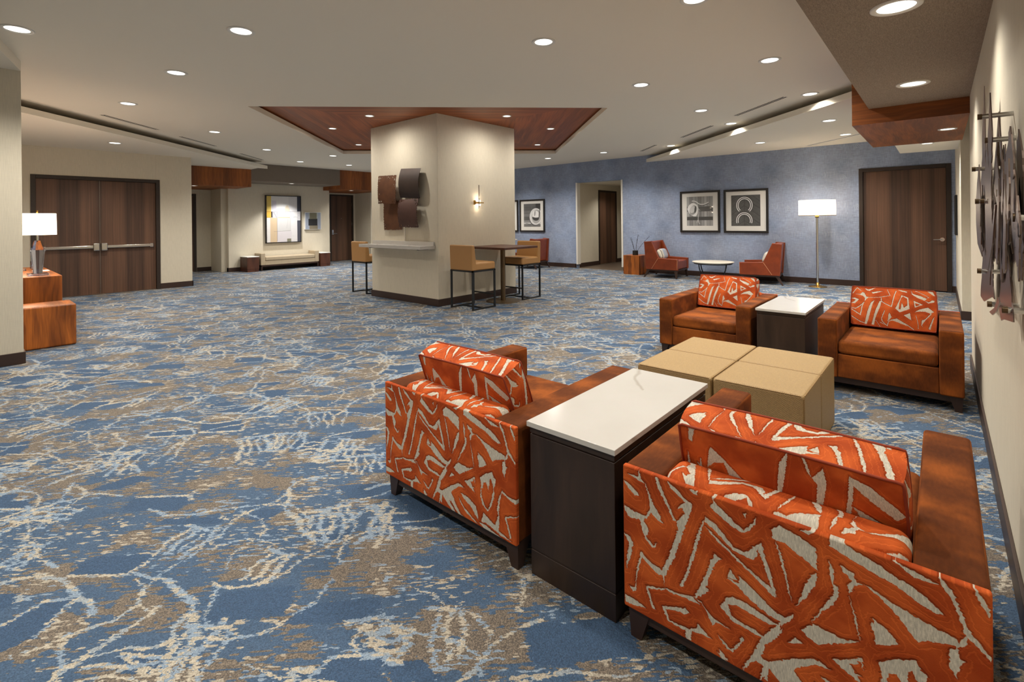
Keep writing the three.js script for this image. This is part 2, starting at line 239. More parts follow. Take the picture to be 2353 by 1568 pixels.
const BACK_GAPS = [[4,113,21,119,56,153,67,181,49,188,21,150],[21,51,63,51,65,0,75,55,88,82,65,73],[88,71,106,131,122,204,144,248,158,308,135,290,112,265,94,321,83,327,108,250,108,177],[6,285,55,305,97,305,83,341,94,369,103,396,93,442,120,487,134,451,127,496,113,498,89,456,76,394,69,345,27,358,9,321],[129,9,141,7,160,95,185,181,208,259,195,250,174,179,144,93],[176,9,204,31,235,84,265,102,252,190,234,296,218,389,202,485,182,571,165,648,149,639,176,518,202,378,212,301,208,259,237,179,229,150,212,168,219,142,241,108,216,80,185,42],[136,-9,174,-9,149,0],[257,11,284,4,281,29,265,29],[331,2,354,-9,333,27,364,66,397,106,428,142,455,84,469,33,466,75,445,133,424,162,386,142,342,97,323,73,333,44],[428,38,438,35,433,66],[310,148,342,170,369,215,396,268,428,274,444,250,465,206,482,175,491,252,511,358,523,462,512,425,494,332,478,254,469,219,469,263,454,296,428,296,396,292,363,243,330,204,306,179],[308,162,296,237,283,336,271,427,254,520,249,569,225,673,218,664,242,553,257,449,273,334,289,232],[306,206,340,246,385,296,427,345,479,396,514,420,519,465,499,442,448,385,385,314,335,257],[337,356,359,378,344,400,323,493,311,582,298,626,317,608,300,648,269,701,291,611,309,515,327,423],[384,412,410,465,373,469,417,478,453,493,495,542,468,538,417,502,378,478],[509,77,531,35,563,51,612,82,612,173,586,164,549,126,514,124],[519,126,540,212,552,323,561,414,568,458,554,389,542,290,531,208],[2,485,26,491,41,531,31,615,11,737,16,637,25,544,11,509],[72,562,109,606,142,617,163,631,161,723,157,657,134,662,96,624,75,595,58,726,49,801,52,719],[23,845,46,836,49,792,54,843,38,869],[6,918,23,920,45,918,90,936,45,960,8,971],[89,785,163,735,160,748,100,792,110,861,124,909,113,912],[158,730,201,726,262,701,289,728,244,730,181,746],[512,73,536,33,577,51,629,88,631,210,600,173,560,126,516,108],[631,223,629,279,606,376,575,462,587,403,599,319,615,248],[663,-9,677,-15,718,22,777,53,815,86,843,95,878,128,911,181,894,186,864,173,815,126,758,104,698,69,663,44],[687,128,718,150,728,188,757,184,796,215,842,237,894,261,935,270,941,305,919,312,877,336,859,365,840,330,813,270,777,215,743,184,721,210,710,268,704,223,715,190,696,157],[662,126,673,168,671,250,685,252,682,301,668,365,643,425,614,515,626,465,654,365,673,299,669,254,662,201],[709,265,723,367,734,489,725,434],[588,573,621,513,654,518,696,520,734,496,685,553,631,617,608,604],[553,688,572,637,590,653],[763,341,795,372,819,418,785,449,770,469],[899,-9,911,13,930,60,941,122,953,192,968,228,996,290,995,314,972,265,954,243,953,277,935,316,934,303,950,237,939,155,924,86,903,31],[964,-4,975,7,996,77,996,111,979,64],[804,0,851,20,903,44,851,51],[918,343,935,312,935,354,948,361,935,416,935,465,924,420],[777,549,813,498,854,462,867,504,872,549,860,562,853,509,845,509,836,551,838,588,826,602,824,553,799,582,791,642,782,653],[678,650,737,575,742,646,734,597,705,617,695,653,716,677,739,675,705,690],[501,852,568,765,620,704,665,723,630,726,575,805,563,847,593,874,556,916,520,887],[414,429,454,473,509,538,547,558,568,511,553,562,528,588,498,582,453,546,414,504],[535,588,529,648,496,721,479,816,452,887,423,976,450,872,473,770,477,739,514,642],[450,881,474,883,498,856,491,929,473,993,482,900],[588,18,631,-7,612,29],[324,409,346,369,325,458,310,520,296,582,317,602,297,639,264,706,291,595,312,489],[354,675,373,602,393,577,435,575,467,591,499,606,529,615,504,635,477,633,440,624,407,617,378,637,392,697,420,708,458,708,487,726,467,737,430,728,392,728,372,699],[270,695,291,704,313,761,329,816,343,785,393,781,363,777,323,759,296,715],[151,861,216,816,237,794,250,816,232,847,216,838,165,872,176,931,209,929,248,918,275,892,277,856,302,883,324,905,293,907,258,923,255,987,238,991,236,942,208,942,171,942],[344,858,367,883,388,907,414,825,420,792,427,803,391,916,372,912],[349,940,378,982,366,985,351,976],[480,757,512,668,538,624,531,584,569,509,565,544,539,597,534,655,489,774,477,852,499,863,485,954,471,1000,484,900,461,872,418,991,446,885],[558,686,572,639,590,650],[499,854,554,783,595,735,635,704,653,726,620,735,592,774,563,814,575,850,560,912,535,887],[546,838,592,752,636,712,611,757,563,823,593,892,633,980,668,1000,623,1000,571,918],[639,783,690,792,746,836,762,951,744,925,712,865,656,819],[623,830,658,898,714,951,763,991,736,980,671,936,631,867],[773,558,815,504,852,476,876,513,875,551,863,604,855,555,845,518,832,560,830,635,821,597,814,571,783,613],[780,631,786,730,804,788,825,810,846,719,862,597,868,655,849,757,824,827,789,790,776,717],[669,657,723,602,732,613,708,639,724,679,736,717,698,688],[758,361,811,427,770,471],[796,858,843,896,871,914,885,838,894,790,896,869,892,940,942,967,973,978,913,976,856,951,811,936,781,947],[935,308,942,385,933,442,917,418,927,354],[915,580,958,611,1000,611,1000,644,971,637,914,597,898,704,892,819,882,763,896,655],[931,792,999,746,999,754,940,799,971,949,962,958],[765,962,812,958,870,982,945,1000,870,1004,796,996],[485,971,485,912,494,874,479,874,452,903,420,1002,439,909,469,854,507,856,550,912,610,1011,589,1015,529,938,498,894,495,973],[342,965,380,998,362,1004]];
const PILLOW_GAPS = [[42,195,110,208,140,152,165,173,190,261,223,278,194,331,171,390,176,305,150,252,103,219],[-2,329,49,308,102,343,77,406,50,461,2,449,36,416,63,363,29,336],[292,352,273,445,257,572,238,713,218,855,193,970,169,961,192,790,211,635,232,506,256,399],[379,347,363,500,338,628,306,798,287,965,255,958,283,774,309,591,340,435,355,371],[459,689,474,630,498,736,475,795,449,840,459,757],[608,167,687,217,701,495,591,602,540,514,574,360,602,228],[746,282,848,360,758,453],[759,559,809,485,903,420,966,509,931,563,873,527,815,534],[635,662,706,596,724,769],[721,25,739,110,816,147,895,203,869,259,792,203,730,131],[866,259,915,288,950,231,979,235,970,275,909,315],[971,614,956,759,935,956,915,934,947,722],[249,142,301,122,392,95,308,156,269,174],[163,47,209,74,301,10,223,110,190,93],[562,30,676,64,673,95,611,72],[905,17,968,17,988,119,968,108,934,60],[555,760,610,810,683,915,635,885,487,799],[837,742,873,716,843,858,854,908,834,860]];
const PILLOW_ISLANDS = [[627,194,675,249,676,415,637,478,615,361,599,534,579,521,585,372,605,248],[763,336,824,370,767,419]];
const PILLOW_LINES = [[8,15,191,62,36,120,108],[6,223,285,360,260,478,199,440,44],[10,373,279,376,361,411,404,495,480,512,328,528,163,550,65],[10,0,570,64,588,111,525,168,416],[12,161,419,145,520,122,747,3,605],[10,8,795,113,916,183,951],[9,418,585,380,784,386,851,446,955,463,837,561,765,695,906,754,980],[6,772,29,875,113,919,167,895,180],[11,937,562,873,729,840,832],[6,770,636,797,814,804,957],[5,309,838,361,992],[6,450,948,361,883]];
const PILLOW_BACK_GAPS = [[52,-12,89,-10,68,162,50,142],[174,150,225,209,325,366,477,532,454,616,370,602,302,565,241,268,190,303,146,389,163,199],[38,288,47,476,32,592,24,501],[112,308,117,480,90,669,56,851,82,638,98,420],[219,701,261,752,296,919,236,944],[512,102,553,-2,527,286,493,512,494,800,475,649,432,682,490,478],[606,-19,628,26,650,161,699,52,711,178,678,471,646,816,628,1097,602,1154,655,500,672,206,635,125],[803,52,782,341,753,672,711,1139,740,1097,783,558,820,83],[810,61,886,107,968,244,992,300,963,363,880,235,817,128],[804,314,874,384,968,491,938,539,854,482],[842,777,891,652,930,690,878,808,858,1080,828,1126],[898,1039,990,782,1001,847,972,974,930,1037]];
const BLADES = [[0.15,3.03,1.928,3.053,1.904,3.068,1.878,3.07,1.85,3.116,1.829,3.136,1.803,3.153,1.776,3.181,1.75,3.207,1.723,3.198,1.691,3.2,1.66,3.199,1.629,3.249,1.603,3.246,1.571,3.268,1.541,3.253,1.509,3.244,1.479,3.26,1.45,3.309,1.421,3.263,1.39,3.273,1.36,3.302,1.33,3.321,1.299,3.299,1.267,3.312,1.235,3.306,1.203,3.26,1.173,3.248,1.142,3.315,1.094,3.329,1.049,3.389,1.012,3.427,0.976,3.452,0.942,3.184,0.948,2.707,1.028,2.816,1.04,2.892,1.058,2.992,1.075,3.009,1.107,3.002,1.141,3.033,1.174,3.019,1.204,3.001,1.234,2.995,1.264,2.975,1.293,2.973,1.322,2.97,1.351,2.947,1.38,2.927,1.408,2.931,1.436,2.942,1.465,2.952,1.493,2.975,1.523,2.983,1.552,2.984,1.581,2.999,1.611,2.968,1.637,2.985,1.667],[0.128,2.311,1.766,2.33,1.748,2.332,1.727,2.362,1.71,2.361,1.688,2.38,1.669,2.409,1.651,2.423,1.63,2.414,1.606,2.389,1.58,2.402,1.558,2.383,1.534,2.401,1.512,2.409,1.49,2.393,1.466,2.396,1.445,2.398,1.423,2.423,1.403,2.436,1.381,2.435,1.359,2.421,1.338,2.435,1.316,2.465,1.293,2.468,1.271,2.467,1.249,2.403,1.106,2.389,1.132,2.363,1.158,2.314,1.186,2.308,1.209,2.272,1.235,2.249,1.258,2.255,1.278,2.267,1.298,2.256,1.318,2.278,1.338,2.268,1.359,2.288,1.379,2.284,1.399,2.295,1.42,2.298,1.441,2.295,1.461,2.274,1.481,2.271,1.503,2.279,1.525,2.254,1.545,2.266,1.567,2.254,1.588,2.233,1.607,2.236,1.628],[0.165,2.57,1.737,2.479,1.609,2.383,1.456,2.447,1.454,2.578,1.669,2.779,1.475,2.866,1.485,2.678,1.631],[0.15,2.422,1.561,2.442,1.538,2.481,1.515,2.484,1.489,2.53,1.466,2.549,1.44,2.474,1.406,2.392,1.374,2.371,1.351,2.367,1.328,2.354,1.306,2.345,1.284,2.331,1.262,2.307,1.241,2.301,1.219,2.28,1.199,2.269,1.178,2.292,1.154,2.312,1.13,2.321,1.107,2.354,1.081,2.374,1.056,2.398,1.03,2.32,0.997,2.228,1.016,1.948,1.052,1.953,1.069,1.974,1.085,1.986,1.102,1.985,1.121,1.997,1.138,2.018,1.155,2.031,1.173,2.037,1.191,2.059,1.209,2.082,1.227,2.123,1.244,2.145,1.263,2.156,1.284,2.177,1.306,2.203,1.327,2.228,1.35,2.247,1.372,2.283,1.401,2.303,1.431],[0.135,1.786,1.579,1.821,1.565,1.82,1.546,1.856,1.531,1.888,1.516,1.901,1.5,1.94,1.485,1.959,1.468,1.962,1.448,1.981,1.429,2.003,1.41,2.02,1.39,2.023,1.37,1.788,1.345,1.766,1.33,1.765,1.314,1.744,1.299,1.721,1.285,1.706,1.271,1.592,1.286,1.594,1.302,1.607,1.317,1.622,1.333,1.618,1.349,1.635,1.366,1.652,1.382,1.667,1.399,1.672,1.416,1.68,1.433,1.69,1.45,1.71,1.468,1.717,1.484,1.724,1.501,1.731,1.518],[0.15,1.789,1.57,1.798,1.553,1.824,1.539,1.827,1.521,1.833,1.504,1.818,1.485,1.812,1.466,1.821,1.449,1.818,1.43,1.822,1.413,1.813,1.394,1.823,1.376,1.82,1.358,1.815,1.34,1.792,1.323,1.786,1.305,1.8,1.287,1.798,1.269,1.838,1.249,1.829,1.231,1.75,1.188,1.738,1.206,1.735,1.223,1.719,1.241,1.724,1.257,1.696,1.275,1.716,1.291,1.694,1.308,1.688,1.324,1.682,1.339,1.678,1.353,1.683,1.368,1.684,1.382,1.69,1.397,1.686,1.411,1.686,1.426,1.706,1.442,1.7,1.456,1.709,1.472,1.707,1.489,1.717,1.508,1.739,1.528],[0.16,2.175,1.289,2.082,1.234,1.969,1.253,1.865,1.31,1.812,1.294,1.929,1.237,2.061,1.208,2.183,1.207,2.274,1.258],[0.128,2.972,1.576,3.025,1.553,3.055,1.528,3.122,1.504,3.163,1.465,3.249,1.426,3.241,1.395,3.234,1.363,3.246,1.332,3.235,1.301,3.181,1.26,3.139,1.221,2.826,1.18,2.84,1.204,2.885,1.228,2.878,1.254,2.88,1.28,2.924,1.305,2.895,1.332,2.892,1.358,2.898,1.384,2.871,1.409,2.871,1.435],[0.115,1.944,1.382,1.915,1.38,2.037,1.267,2.249,1.169,2.311,1.167,2.104,1.271],[0.12,1.943,1.12,1.903,1.11,2.007,1.07,2.155,1.037,2.285,1.028,2.084,1.069],[0.14,2.712,1.638,2.729,1.615,2.757,1.592,2.759,1.567,2.82,1.547,2.807,1.52,2.869,1.498,2.866,1.471,2.859,1.445,2.864,1.418,2.875,1.392,2.848,1.365,2.857,1.339,2.849,1.312,2.831,1.287,2.864,1.259,2.849,1.233,2.888,1.205,2.884,1.179,2.875,1.153,2.913,1.124,2.927,1.096,2.898,1.072,2.933,1.042,2.428,1.054,2.444,1.074,2.476,1.094,2.482,1.116,2.529,1.135,2.539,1.158,2.571,1.18,2.586,1.202,2.577,1.227,2.563,1.251,2.56,1.275,2.563,1.298,2.586,1.321,2.579,1.345,2.592,1.369,2.585,1.393,2.609,1.418,2.6,1.443,2.593,1.467,2.6,1.492,2.614,1.518,2.631,1.545],[0.145,2.142,1.385,2.149,1.366,2.188,1.347,2.211,1.327,2.223,1.308,2.242,1.287,2.259,1.265,2.272,1.243,2.276,1.222,2.284,1.2,2.184,1.138,2.153,1.161,2.13,1.183,2.108,1.205,2.078,1.227,2.069,1.246,2.066,1.264,2.081,1.282,2.092,1.3,2.081,1.318],[0.158,1.991,1.443,2.023,1.425,2.02,1.405,2.064,1.385,2.065,1.365,2.093,1.344,2.08,1.325,2.078,1.305,2.054,1.286,2.053,1.267,1.968,1.222,1.957,1.241,1.932,1.26,1.903,1.28,1.88,1.298,1.898,1.314,1.885,1.33,1.906,1.347,1.915,1.363,1.913,1.38],[0.14,3.025,1.487,3.02,1.457,3.056,1.428,3.104,1.399,3.108,1.369,3.113,1.34,3.133,1.311,3.146,1.282,3.123,1.254,3.124,1.225,3.036,1.19,2.959,1.209,2.945,1.242,2.969,1.274,2.961,1.306,2.945,1.339,2.971,1.368,2.969,1.397,2.997,1.427],[0.128,1.924,1.438,1.939,1.42,1.924,1.4,1.934,1.381,1.953,1.362,1.949,1.343,1.95,1.323,1.946,1.303,1.94,1.284,1.952,1.263,1.948,1.243,1.95,1.223,1.92,1.201,1.893,1.213,1.885,1.231,1.887,1.249,1.884,1.267,1.895,1.284,1.891,1.302,1.894,1.32,1.906,1.337,1.9,1.355,1.903,1.373,1.916,1.391],[0.14,1.958,1.414,1.966,1.394,1.968,1.375,1.983,1.355,1.982,1.334,1.964,1.312,1.969,1.291,1.927,1.268,1.891,1.279,1.889,1.3,1.903,1.32,1.904,1.341,1.932,1.362,1.943,1.384],[0.118,1.866,1.451,1.88,1.433,1.902,1.415,1.902,1.396,1.911,1.377,1.928,1.358,1.925,1.341,1.944,1.324,1.938,1.306,1.949,1.289,1.967,1.271,1.97,1.253,1.983,1.235,1.947,1.212,1.914,1.224,1.907,1.243,1.888,1.262,1.887,1.28,1.876,1.299,1.866,1.317,1.864,1.335,1.864,1.352,1.859,1.369,1.851,1.387,1.857,1.404],[0.17,2.476,1.603,2.497,1.58,2.502,1.555,2.519,1.531,2.55,1.507,2.568,1.484,2.557,1.458,2.563,1.433,2.586,1.409,2.595,1.384,2.536,1.351,2.484,1.364,2.473,1.386,2.476,1.409,2.458,1.431,2.451,1.453,2.443,1.475,2.445,1.5,2.466,1.527,2.457,1.551],[0.15,1.762,1.45,1.776,1.435,1.782,1.419,1.777,1.403,1.792,1.387,1.795,1.369,1.789,1.35,1.793,1.331,1.801,1.312,1.771,1.291,1.745,1.3,1.745,1.318,1.745,1.335,1.739,1.353,1.737,1.37,1.744,1.386,1.741,1.402,1.752,1.418],[0.118,1.415,1.36,1.414,1.346,1.429,1.331,1.425,1.317,1.433,1.302,1.442,1.288,1.442,1.274,1.443,1.26,1.439,1.246,1.444,1.231,1.432,1.215,1.421,1.223,1.421,1.236,1.419,1.249,1.413,1.262,1.418,1.275,1.41,1.288,1.408,1.303,1.416,1.317,1.412,1.331],[0.15,2.257,1.557,2.269,1.536,2.279,1.514,2.304,1.493,2.307,1.469,2.316,1.445,2.325,1.42,2.284,1.39,2.247,1.401,2.231,1.424,2.234,1.448,2.228,1.472,2.243,1.497,2.244,1.522],[0.17,3.167,1.526,3.158,1.491,3.16,1.457,3.195,1.423,3.192,1.388,3.196,1.354,3.162,1.32,3.192,1.286,3.15,1.253,3.17,1.219,3.127,1.181,3.085,1.199,3.072,1.23,3.111,1.26,3.111,1.291,3.092,1.322,3.107,1.353,3.135,1.387,3.159,1.422,3.156,1.457],[0.17,2.135,1.498,2.135,1.476,2.156,1.456,2.152,1.434,2.163,1.413,2.166,1.392,2.163,1.372,2.176,1.353,2.171,1.334,2.176,1.314,2.186,1.294,2.174,1.275,2.189,1.255,2.169,1.229,2.15,1.241,2.14,1.262,2.137,1.282,2.14,1.303,2.147,1.323,2.128,1.344,2.13,1.364,2.128,1.384,2.122,1.404,2.131,1.424,2.131,1.444],[0.17,3.211,1.704,3.257,1.678,3.285,1.649,3.289,1.618,3.283,1.583,3.327,1.552,3.344,1.519,3.294,1.474,3.247,1.489,3.216,1.521,3.22,1.555,3.194,1.586,3.197,1.621,3.196,1.656],[0.128,1.925,1.483,1.937,1.463,1.935,1.441,1.933,1.42,1.943,1.399,1.946,1.382,1.951,1.365,1.952,1.347,1.944,1.33,1.957,1.313,1.945,1.296,1.928,1.272,1.911,1.282,1.901,1.301,1.903,1.32,1.905,1.339,1.901,1.358,1.909,1.377,1.91,1.398,1.92,1.419,1.922,1.441],[0.118,1.687,1.45,1.691,1.434,1.698,1.419,1.706,1.403,1.722,1.387,1.721,1.37,1.738,1.354,1.734,1.338,1.742,1.322,1.745,1.306,1.749,1.29,1.761,1.273,1.759,1.257,1.777,1.24,1.772,1.224,1.735,1.205,1.702,1.217,1.701,1.233,1.694,1.249,1.698,1.265,1.687,1.282,1.677,1.298,1.673,1.314,1.672,1.33,1.678,1.348,1.666,1.366,1.672,1.384,1.677,1.402],[0.15,2.552,1.453,2.564,1.426,2.579,1.399,2.594,1.371,2.621,1.343,2.61,1.316,2.654,1.288,2.64,1.261,2.643,1.233,2.66,1.205,2.606,1.175,2.558,1.191,2.559,1.216,2.547,1.242,2.552,1.266,2.54,1.291,2.522,1.316,2.531,1.344,2.546,1.371,2.537,1.398],[0.16,2.918,1.378,2.912,1.347,2.954,1.315,2.948,1.284,2.955,1.252,2.944,1.222,2.943,1.192,2.933,1.163,2.916,1.134,2.931,1.103,2.871,1.072,2.817,1.092,2.826,1.118,2.808,1.147,2.835,1.172,2.816,1.2,2.84,1.226,2.845,1.256,2.878,1.285,2.9,1.316],[0.14,2.003,1.488,2.015,1.469,2.026,1.449,2.027,1.429,2.04,1.409,2.043,1.39,2.054,1.37,2.048,1.351,2.062,1.331,2.062,1.312,2.035,1.287,2.011,1.298,2.018,1.316,2.008,1.334,2.009,1.352,2.002,1.37,1.99,1.388,1.986,1.407,1.997,1.428,1.996,1.448],[0.118,1.439,1.391,1.443,1.374,1.456,1.356,1.456,1.339,1.448,1.322,1.42,1.305,1.396,1.312,1.397,1.33,1.404,1.347,1.419,1.36,1.428,1.373],[0.128,1.666,1.544,1.667,1.522,1.685,1.502,1.677,1.487,1.677,1.472,1.676,1.457,1.646,1.435,1.619,1.441,1.628,1.457,1.622,1.471,1.627,1.486,1.642,1.503,1.655,1.521],[0.17,3.171,1.725,3.191,1.694,3.198,1.662,3.213,1.63,3.236,1.598,3.235,1.565,3.259,1.534,3.248,1.501,3.252,1.469,3.276,1.437,3.231,1.395,3.187,1.41,3.197,1.441,3.183,1.47,3.183,1.5,3.159,1.529,3.15,1.558,3.153,1.591,3.166,1.625,3.16,1.658],[0.17,2.585,1.393,2.596,1.365,2.608,1.337,2.626,1.309,2.618,1.285,2.636,1.261,2.634,1.237,2.626,1.214,2.577,1.184,2.533,1.2,2.519,1.223,2.521,1.245,2.522,1.268,2.533,1.29,2.565,1.32,2.568,1.351],[0.16,3.388,1.658,3.438,1.63,3.446,1.598,3.475,1.567,3.54,1.537,3.592,1.5,3.617,1.46,3.595,1.419,3.659,1.379,3.553,1.333,3.461,1.351,3.436,1.388,3.417,1.424,3.392,1.46,3.357,1.495,3.357,1.527,3.379,1.56,3.357,1.591],[0.128,1.584,1.384,1.59,1.369,1.591,1.354,1.602,1.339,1.605,1.324,1.61,1.309,1.61,1.295,1.598,1.281,1.602,1.267,1.603,1.253,1.575,1.235,1.55,1.244,1.554,1.261,1.548,1.277,1.547,1.294,1.553,1.31,1.565,1.325,1.565,1.339,1.574,1.354],[0.16,2.312,1.5,2.328,1.475,2.339,1.449,2.36,1.423,2.371,1.4,2.363,1.377,2.389,1.355,2.382,1.332,2.342,1.303,2.306,1.315,2.308,1.337,2.291,1.358,2.301,1.38,2.285,1.401,2.297,1.431,2.299,1.46],[0.17,2.268,1.43,2.283,1.406,2.28,1.382,2.302,1.357,2.312,1.336,2.314,1.315,2.316,1.294,2.324,1.273,2.301,1.245,2.279,1.258,2.264,1.278,2.264,1.298,2.269,1.318,2.258,1.339,2.259,1.366,2.261,1.393],[0.16,1.858,1.469,1.872,1.451,1.879,1.433,1.886,1.414,1.889,1.394,1.889,1.374,1.887,1.353,1.853,1.33,1.823,1.339,1.825,1.359,1.824,1.379,1.822,1.398,1.839,1.42,1.846,1.441],[0.128,1.877,1.393,1.897,1.373,1.9,1.354,1.901,1.334,1.92,1.314,1.916,1.295,1.933,1.275,1.939,1.255,1.94,1.236,1.935,1.217,1.893,1.196,1.856,1.208,1.858,1.226,1.861,1.243,1.841,1.261,1.848,1.278,1.843,1.296,1.848,1.315,1.861,1.334,1.864,1.354],[0.118,1.739,1.491,1.747,1.473,1.767,1.455,1.77,1.436,1.77,1.42,1.777,1.405,1.791,1.389,1.791,1.373,1.772,1.351,1.754,1.359,1.755,1.375,1.739,1.39,1.738,1.405,1.734,1.42,1.729,1.441,1.734,1.462],[0.16,2.603,1.561,2.603,1.537,2.64,1.514,2.633,1.489,2.665,1.465,2.651,1.439,2.672,1.414,2.659,1.39,2.687,1.366,2.704,1.341,2.695,1.317,2.71,1.292,2.701,1.267,2.702,1.242,2.708,1.217,2.65,1.187,2.598,1.203,2.609,1.227,2.593,1.253,2.601,1.277,2.593,1.302,2.561,1.327,2.557,1.351,2.567,1.375,2.58,1.403,2.588,1.431,2.577,1.458,2.587,1.486],[0.118,1.603,1.482,1.612,1.468,1.616,1.454,1.633,1.44,1.638,1.426,1.65,1.409,1.642,1.391,1.648,1.374,1.661,1.357,1.635,1.337,1.612,1.345,1.602,1.361,1.609,1.377,1.596,1.393,1.591,1.409,1.587,1.423,1.596,1.438,1.595,1.452],[0.16,3.015,1.589,3.05,1.558,3.074,1.526,3.091,1.493,3.103,1.459,3.128,1.427,3.107,1.393,3.137,1.36,3.134,1.327,3.145,1.293,3.069,1.256,3.002,1.273,2.981,1.303,2.989,1.333,2.991,1.363,2.956,1.392,2.966,1.422,2.956,1.454,2.991,1.488,2.993,1.521],[0.128,1.901,1.355,1.906,1.336,1.928,1.317,1.937,1.298,1.95,1.278,1.958,1.259,1.973,1.24,1.964,1.222,1.982,1.202,1.995,1.182,1.97,1.16,1.946,1.172,1.943,1.189,1.94,1.207,1.921,1.226,1.915,1.243,1.904,1.261,1.894,1.28,1.893,1.299,1.894,1.318],[0.16,2.268,1.584,2.293,1.565,2.292,1.543,2.314,1.524,2.321,1.501,2.334,1.479,2.345,1.456,2.313,1.426,2.284,1.436,2.286,1.459,2.263,1.481,2.255,1.503,2.265,1.528,2.258,1.551],[0.16,3.03,1.375,3.041,1.346,3.093,1.317,3.095,1.288,3.11,1.257,3.125,1.225,3.137,1.194,3.093,1.156,3.05,1.175,3.015,1.207,3.019,1.237,3.01,1.268,2.996,1.3,3.016,1.332],[0.15,2.623,1.413,2.66,1.389,2.675,1.364,2.703,1.339,2.732,1.313,2.765,1.282,2.756,1.252,2.797,1.22,2.809,1.188,2.728,1.158,2.658,1.177,2.648,1.206,2.639,1.234,2.614,1.262,2.59,1.291,2.594,1.315,2.587,1.339,2.598,1.364]];
const STANDOFFS = [[2.512,1.717,0.12],[2.44,1.62,0.135],[1.978,1.415,0.135],[2.984,1.557,0.12],[2.753,1.409,0.12],[2.747,1.408,0.135],[1.687,1.345,0.145],[2.77,1.124,0.125],[2.4,1.039,0.135],[1.993,1.079,0.145]];
M.print = pattern(1024, 552, BACK_GAPS, [], [], 601);
M.pillowFront = pattern(1024, 600, PILLOW_GAPS, PILLOW_ISLANDS, PILLOW_LINES, 631);
M.pillowBack = pattern(1024, 600, PILLOW_BACK_GAPS, [], [[7, 90, 380, 180, 700, 250, 990], [6, 640, 640, 700, 900, 760, 990], [7, 30, 640, 120, 560]], 661);
M.piping = std({ color: 0x8e3416, roughness: 0.8 });
M.marble = std({ roughness: 0.16, map: size(texFrom(1024, 1024, (x, y) => {
  const u = x / 1024, v = y / 1024, w = (fbm(u, v, 3, 3, 4, 700) - 0.5) * 0.25, d = Math.abs(v - 0.42 - (u - 0.5) * -0.22 + w * 0.5), e = Math.abs(u * 0.6 + v * 0.8 - 0.9 + w), n = fbm(u, v, 6, 6, 4, 701);
  const k = 0.34 * smooth(0.03, 0, d) * n + 0.1 * smooth(0.02, 0, e) + 0.035 * (1 - n); return [206 * (1 - k), 203 * (1 - k * 1.15), 198 * (1 - k * 1.35)]; }), 0.9, 0.9) });
M.vinyl = std({ color: 0xae9060, roughness: 0.5, map: size(texFrom(256, 256, (x, y) => { const k = 0.93 + 0.09 * hash(x >> 2, y >> 2, 5); return [250 * k, 249 * k, 246 * k]; }), 0.3, 0.3), bumpMap: size(texFrom(256, 256, (x, y) => { const row = y >> 3, xo = (x + (row & 1) * 8) & 15, n = (xo < 13 ? 170 + 70 * Math.sin(xo / 13 * Math.PI) : 40) * ((y & 7) < 6 ? 1 : 0.45); return [n, n, n]; }, false), 0.16, 0.16), bumpScale: 0.0015 });
M.vinylSeam = std({ color: 0x8a6a3c, roughness: 0.6 });
M.tanLeather = std({ color: 0xb0834f, roughness: 0.45 });
M.rustLeather = std({ roughness: 0.36, map: size(texFrom(256, 256, (x, y) => mix3([110, 44, 18], [144, 64, 28], fbm(x / 256, y / 256, 5, 5, 4, 810))), 0.5, 0.5) });
M.seam = std({ color: 0xc08a64, roughness: 0.6 });
M.blackSteel = std({ color: 0x2a2c2e, roughness: 0.45, metalness: 0.4 });
M.bronze = std({ color: 0x6b5840, roughness: 0.35, metalness: 0.7 });
M.brass = std({ color: 0xb08a46, roughness: 0.25, metalness: 0.9 });
M.chrome = std({ color: 0xd4d4d2, roughness: 0.16, metalness: 1 });
M.steel = std({ color: 0xa79e94, roughness: 0.3, metalness: 0.9 });
M.blade = std({ color: 0x7d6e66, roughness: 0.3, metalness: 0.85 });
M.black = std({ color: 0x1c1b1a, roughness: 0.5 });
M.blackFrame = std({ color: 0x211d1a, roughness: 0.4 });
M.mat = std({ color: 0xe6e4df, roughness: 0.8 });
M.white = std({ color: 0xe9e7e2, roughness: 0.4 });
M.trimWhite = std({ color: 0xe2ded4, roughness: 0.4 });
M.lens = std({ color: 0xffffff, roughness: 0.5, emissive: new THREE.Color().setRGB(1, 0.96, 0.88), emissiveIntensity: 2.2 });
M.shade = phys({ color: 0xf4efe6, roughness: 1, transmission: 0.5, thickness: 0, side: THREE.DoubleSide, emissive: new THREE.Color().setRGB(1, 0.93, 0.84), emissiveIntensity: 0.55 });
M.bulb = std({ color: 0xffffff, emissive: new THREE.Color().setRGB(1, 0.88, 0.72), emissiveIntensity: 2 });
M.crystal = phys({ color: 0xe8ecff, roughness: 0.03, transmission: 1, thickness: 0.1, ior: 1.5, attenuationColor: new THREE.Color().setRGB(0.8, 0.84, 1), attenuationDistance: 0.4 });
M.glass = phys({ color: 0xffffff, roughness: 0.02, transmission: 1, thickness: 0, ior: 1.45 });
M.bench = std({ color: 0xb9aa93, roughness: 0.8, map: weaveTex });
M.darkLeg = std({ color: 0x3a2820, roughness: 0.45 });
M.gap = std({ color: 0x141210, roughness: 0.9 });
M.rust = std({ roughness: 0.62, metalness: 0.35, map: size(texFrom(256, 256, (x, y) => mix3([84, 52, 36], [128, 84, 52], fbm(x / 256, y / 256, 4, 4, 4, 830))), 0.6, 0.6) });
M.rustDark = std({ roughness: 0.55, metalness: 0.35, map: size(texFrom(256, 256, (x, y) => mix3([58, 46, 40], [78, 62, 54], fbm(x / 256, y / 256, 4, 4, 4, 840))), 0.6, 0.6) });
M.rustPlum = std({ roughness: 0.6, metalness: 0.35, map: size(texFrom(256, 256, (x, y) => mix3([78, 54, 48], [104, 74, 64], fbm(x / 256, y / 256, 4, 4, 4, 850))), 0.6, 0.6) });

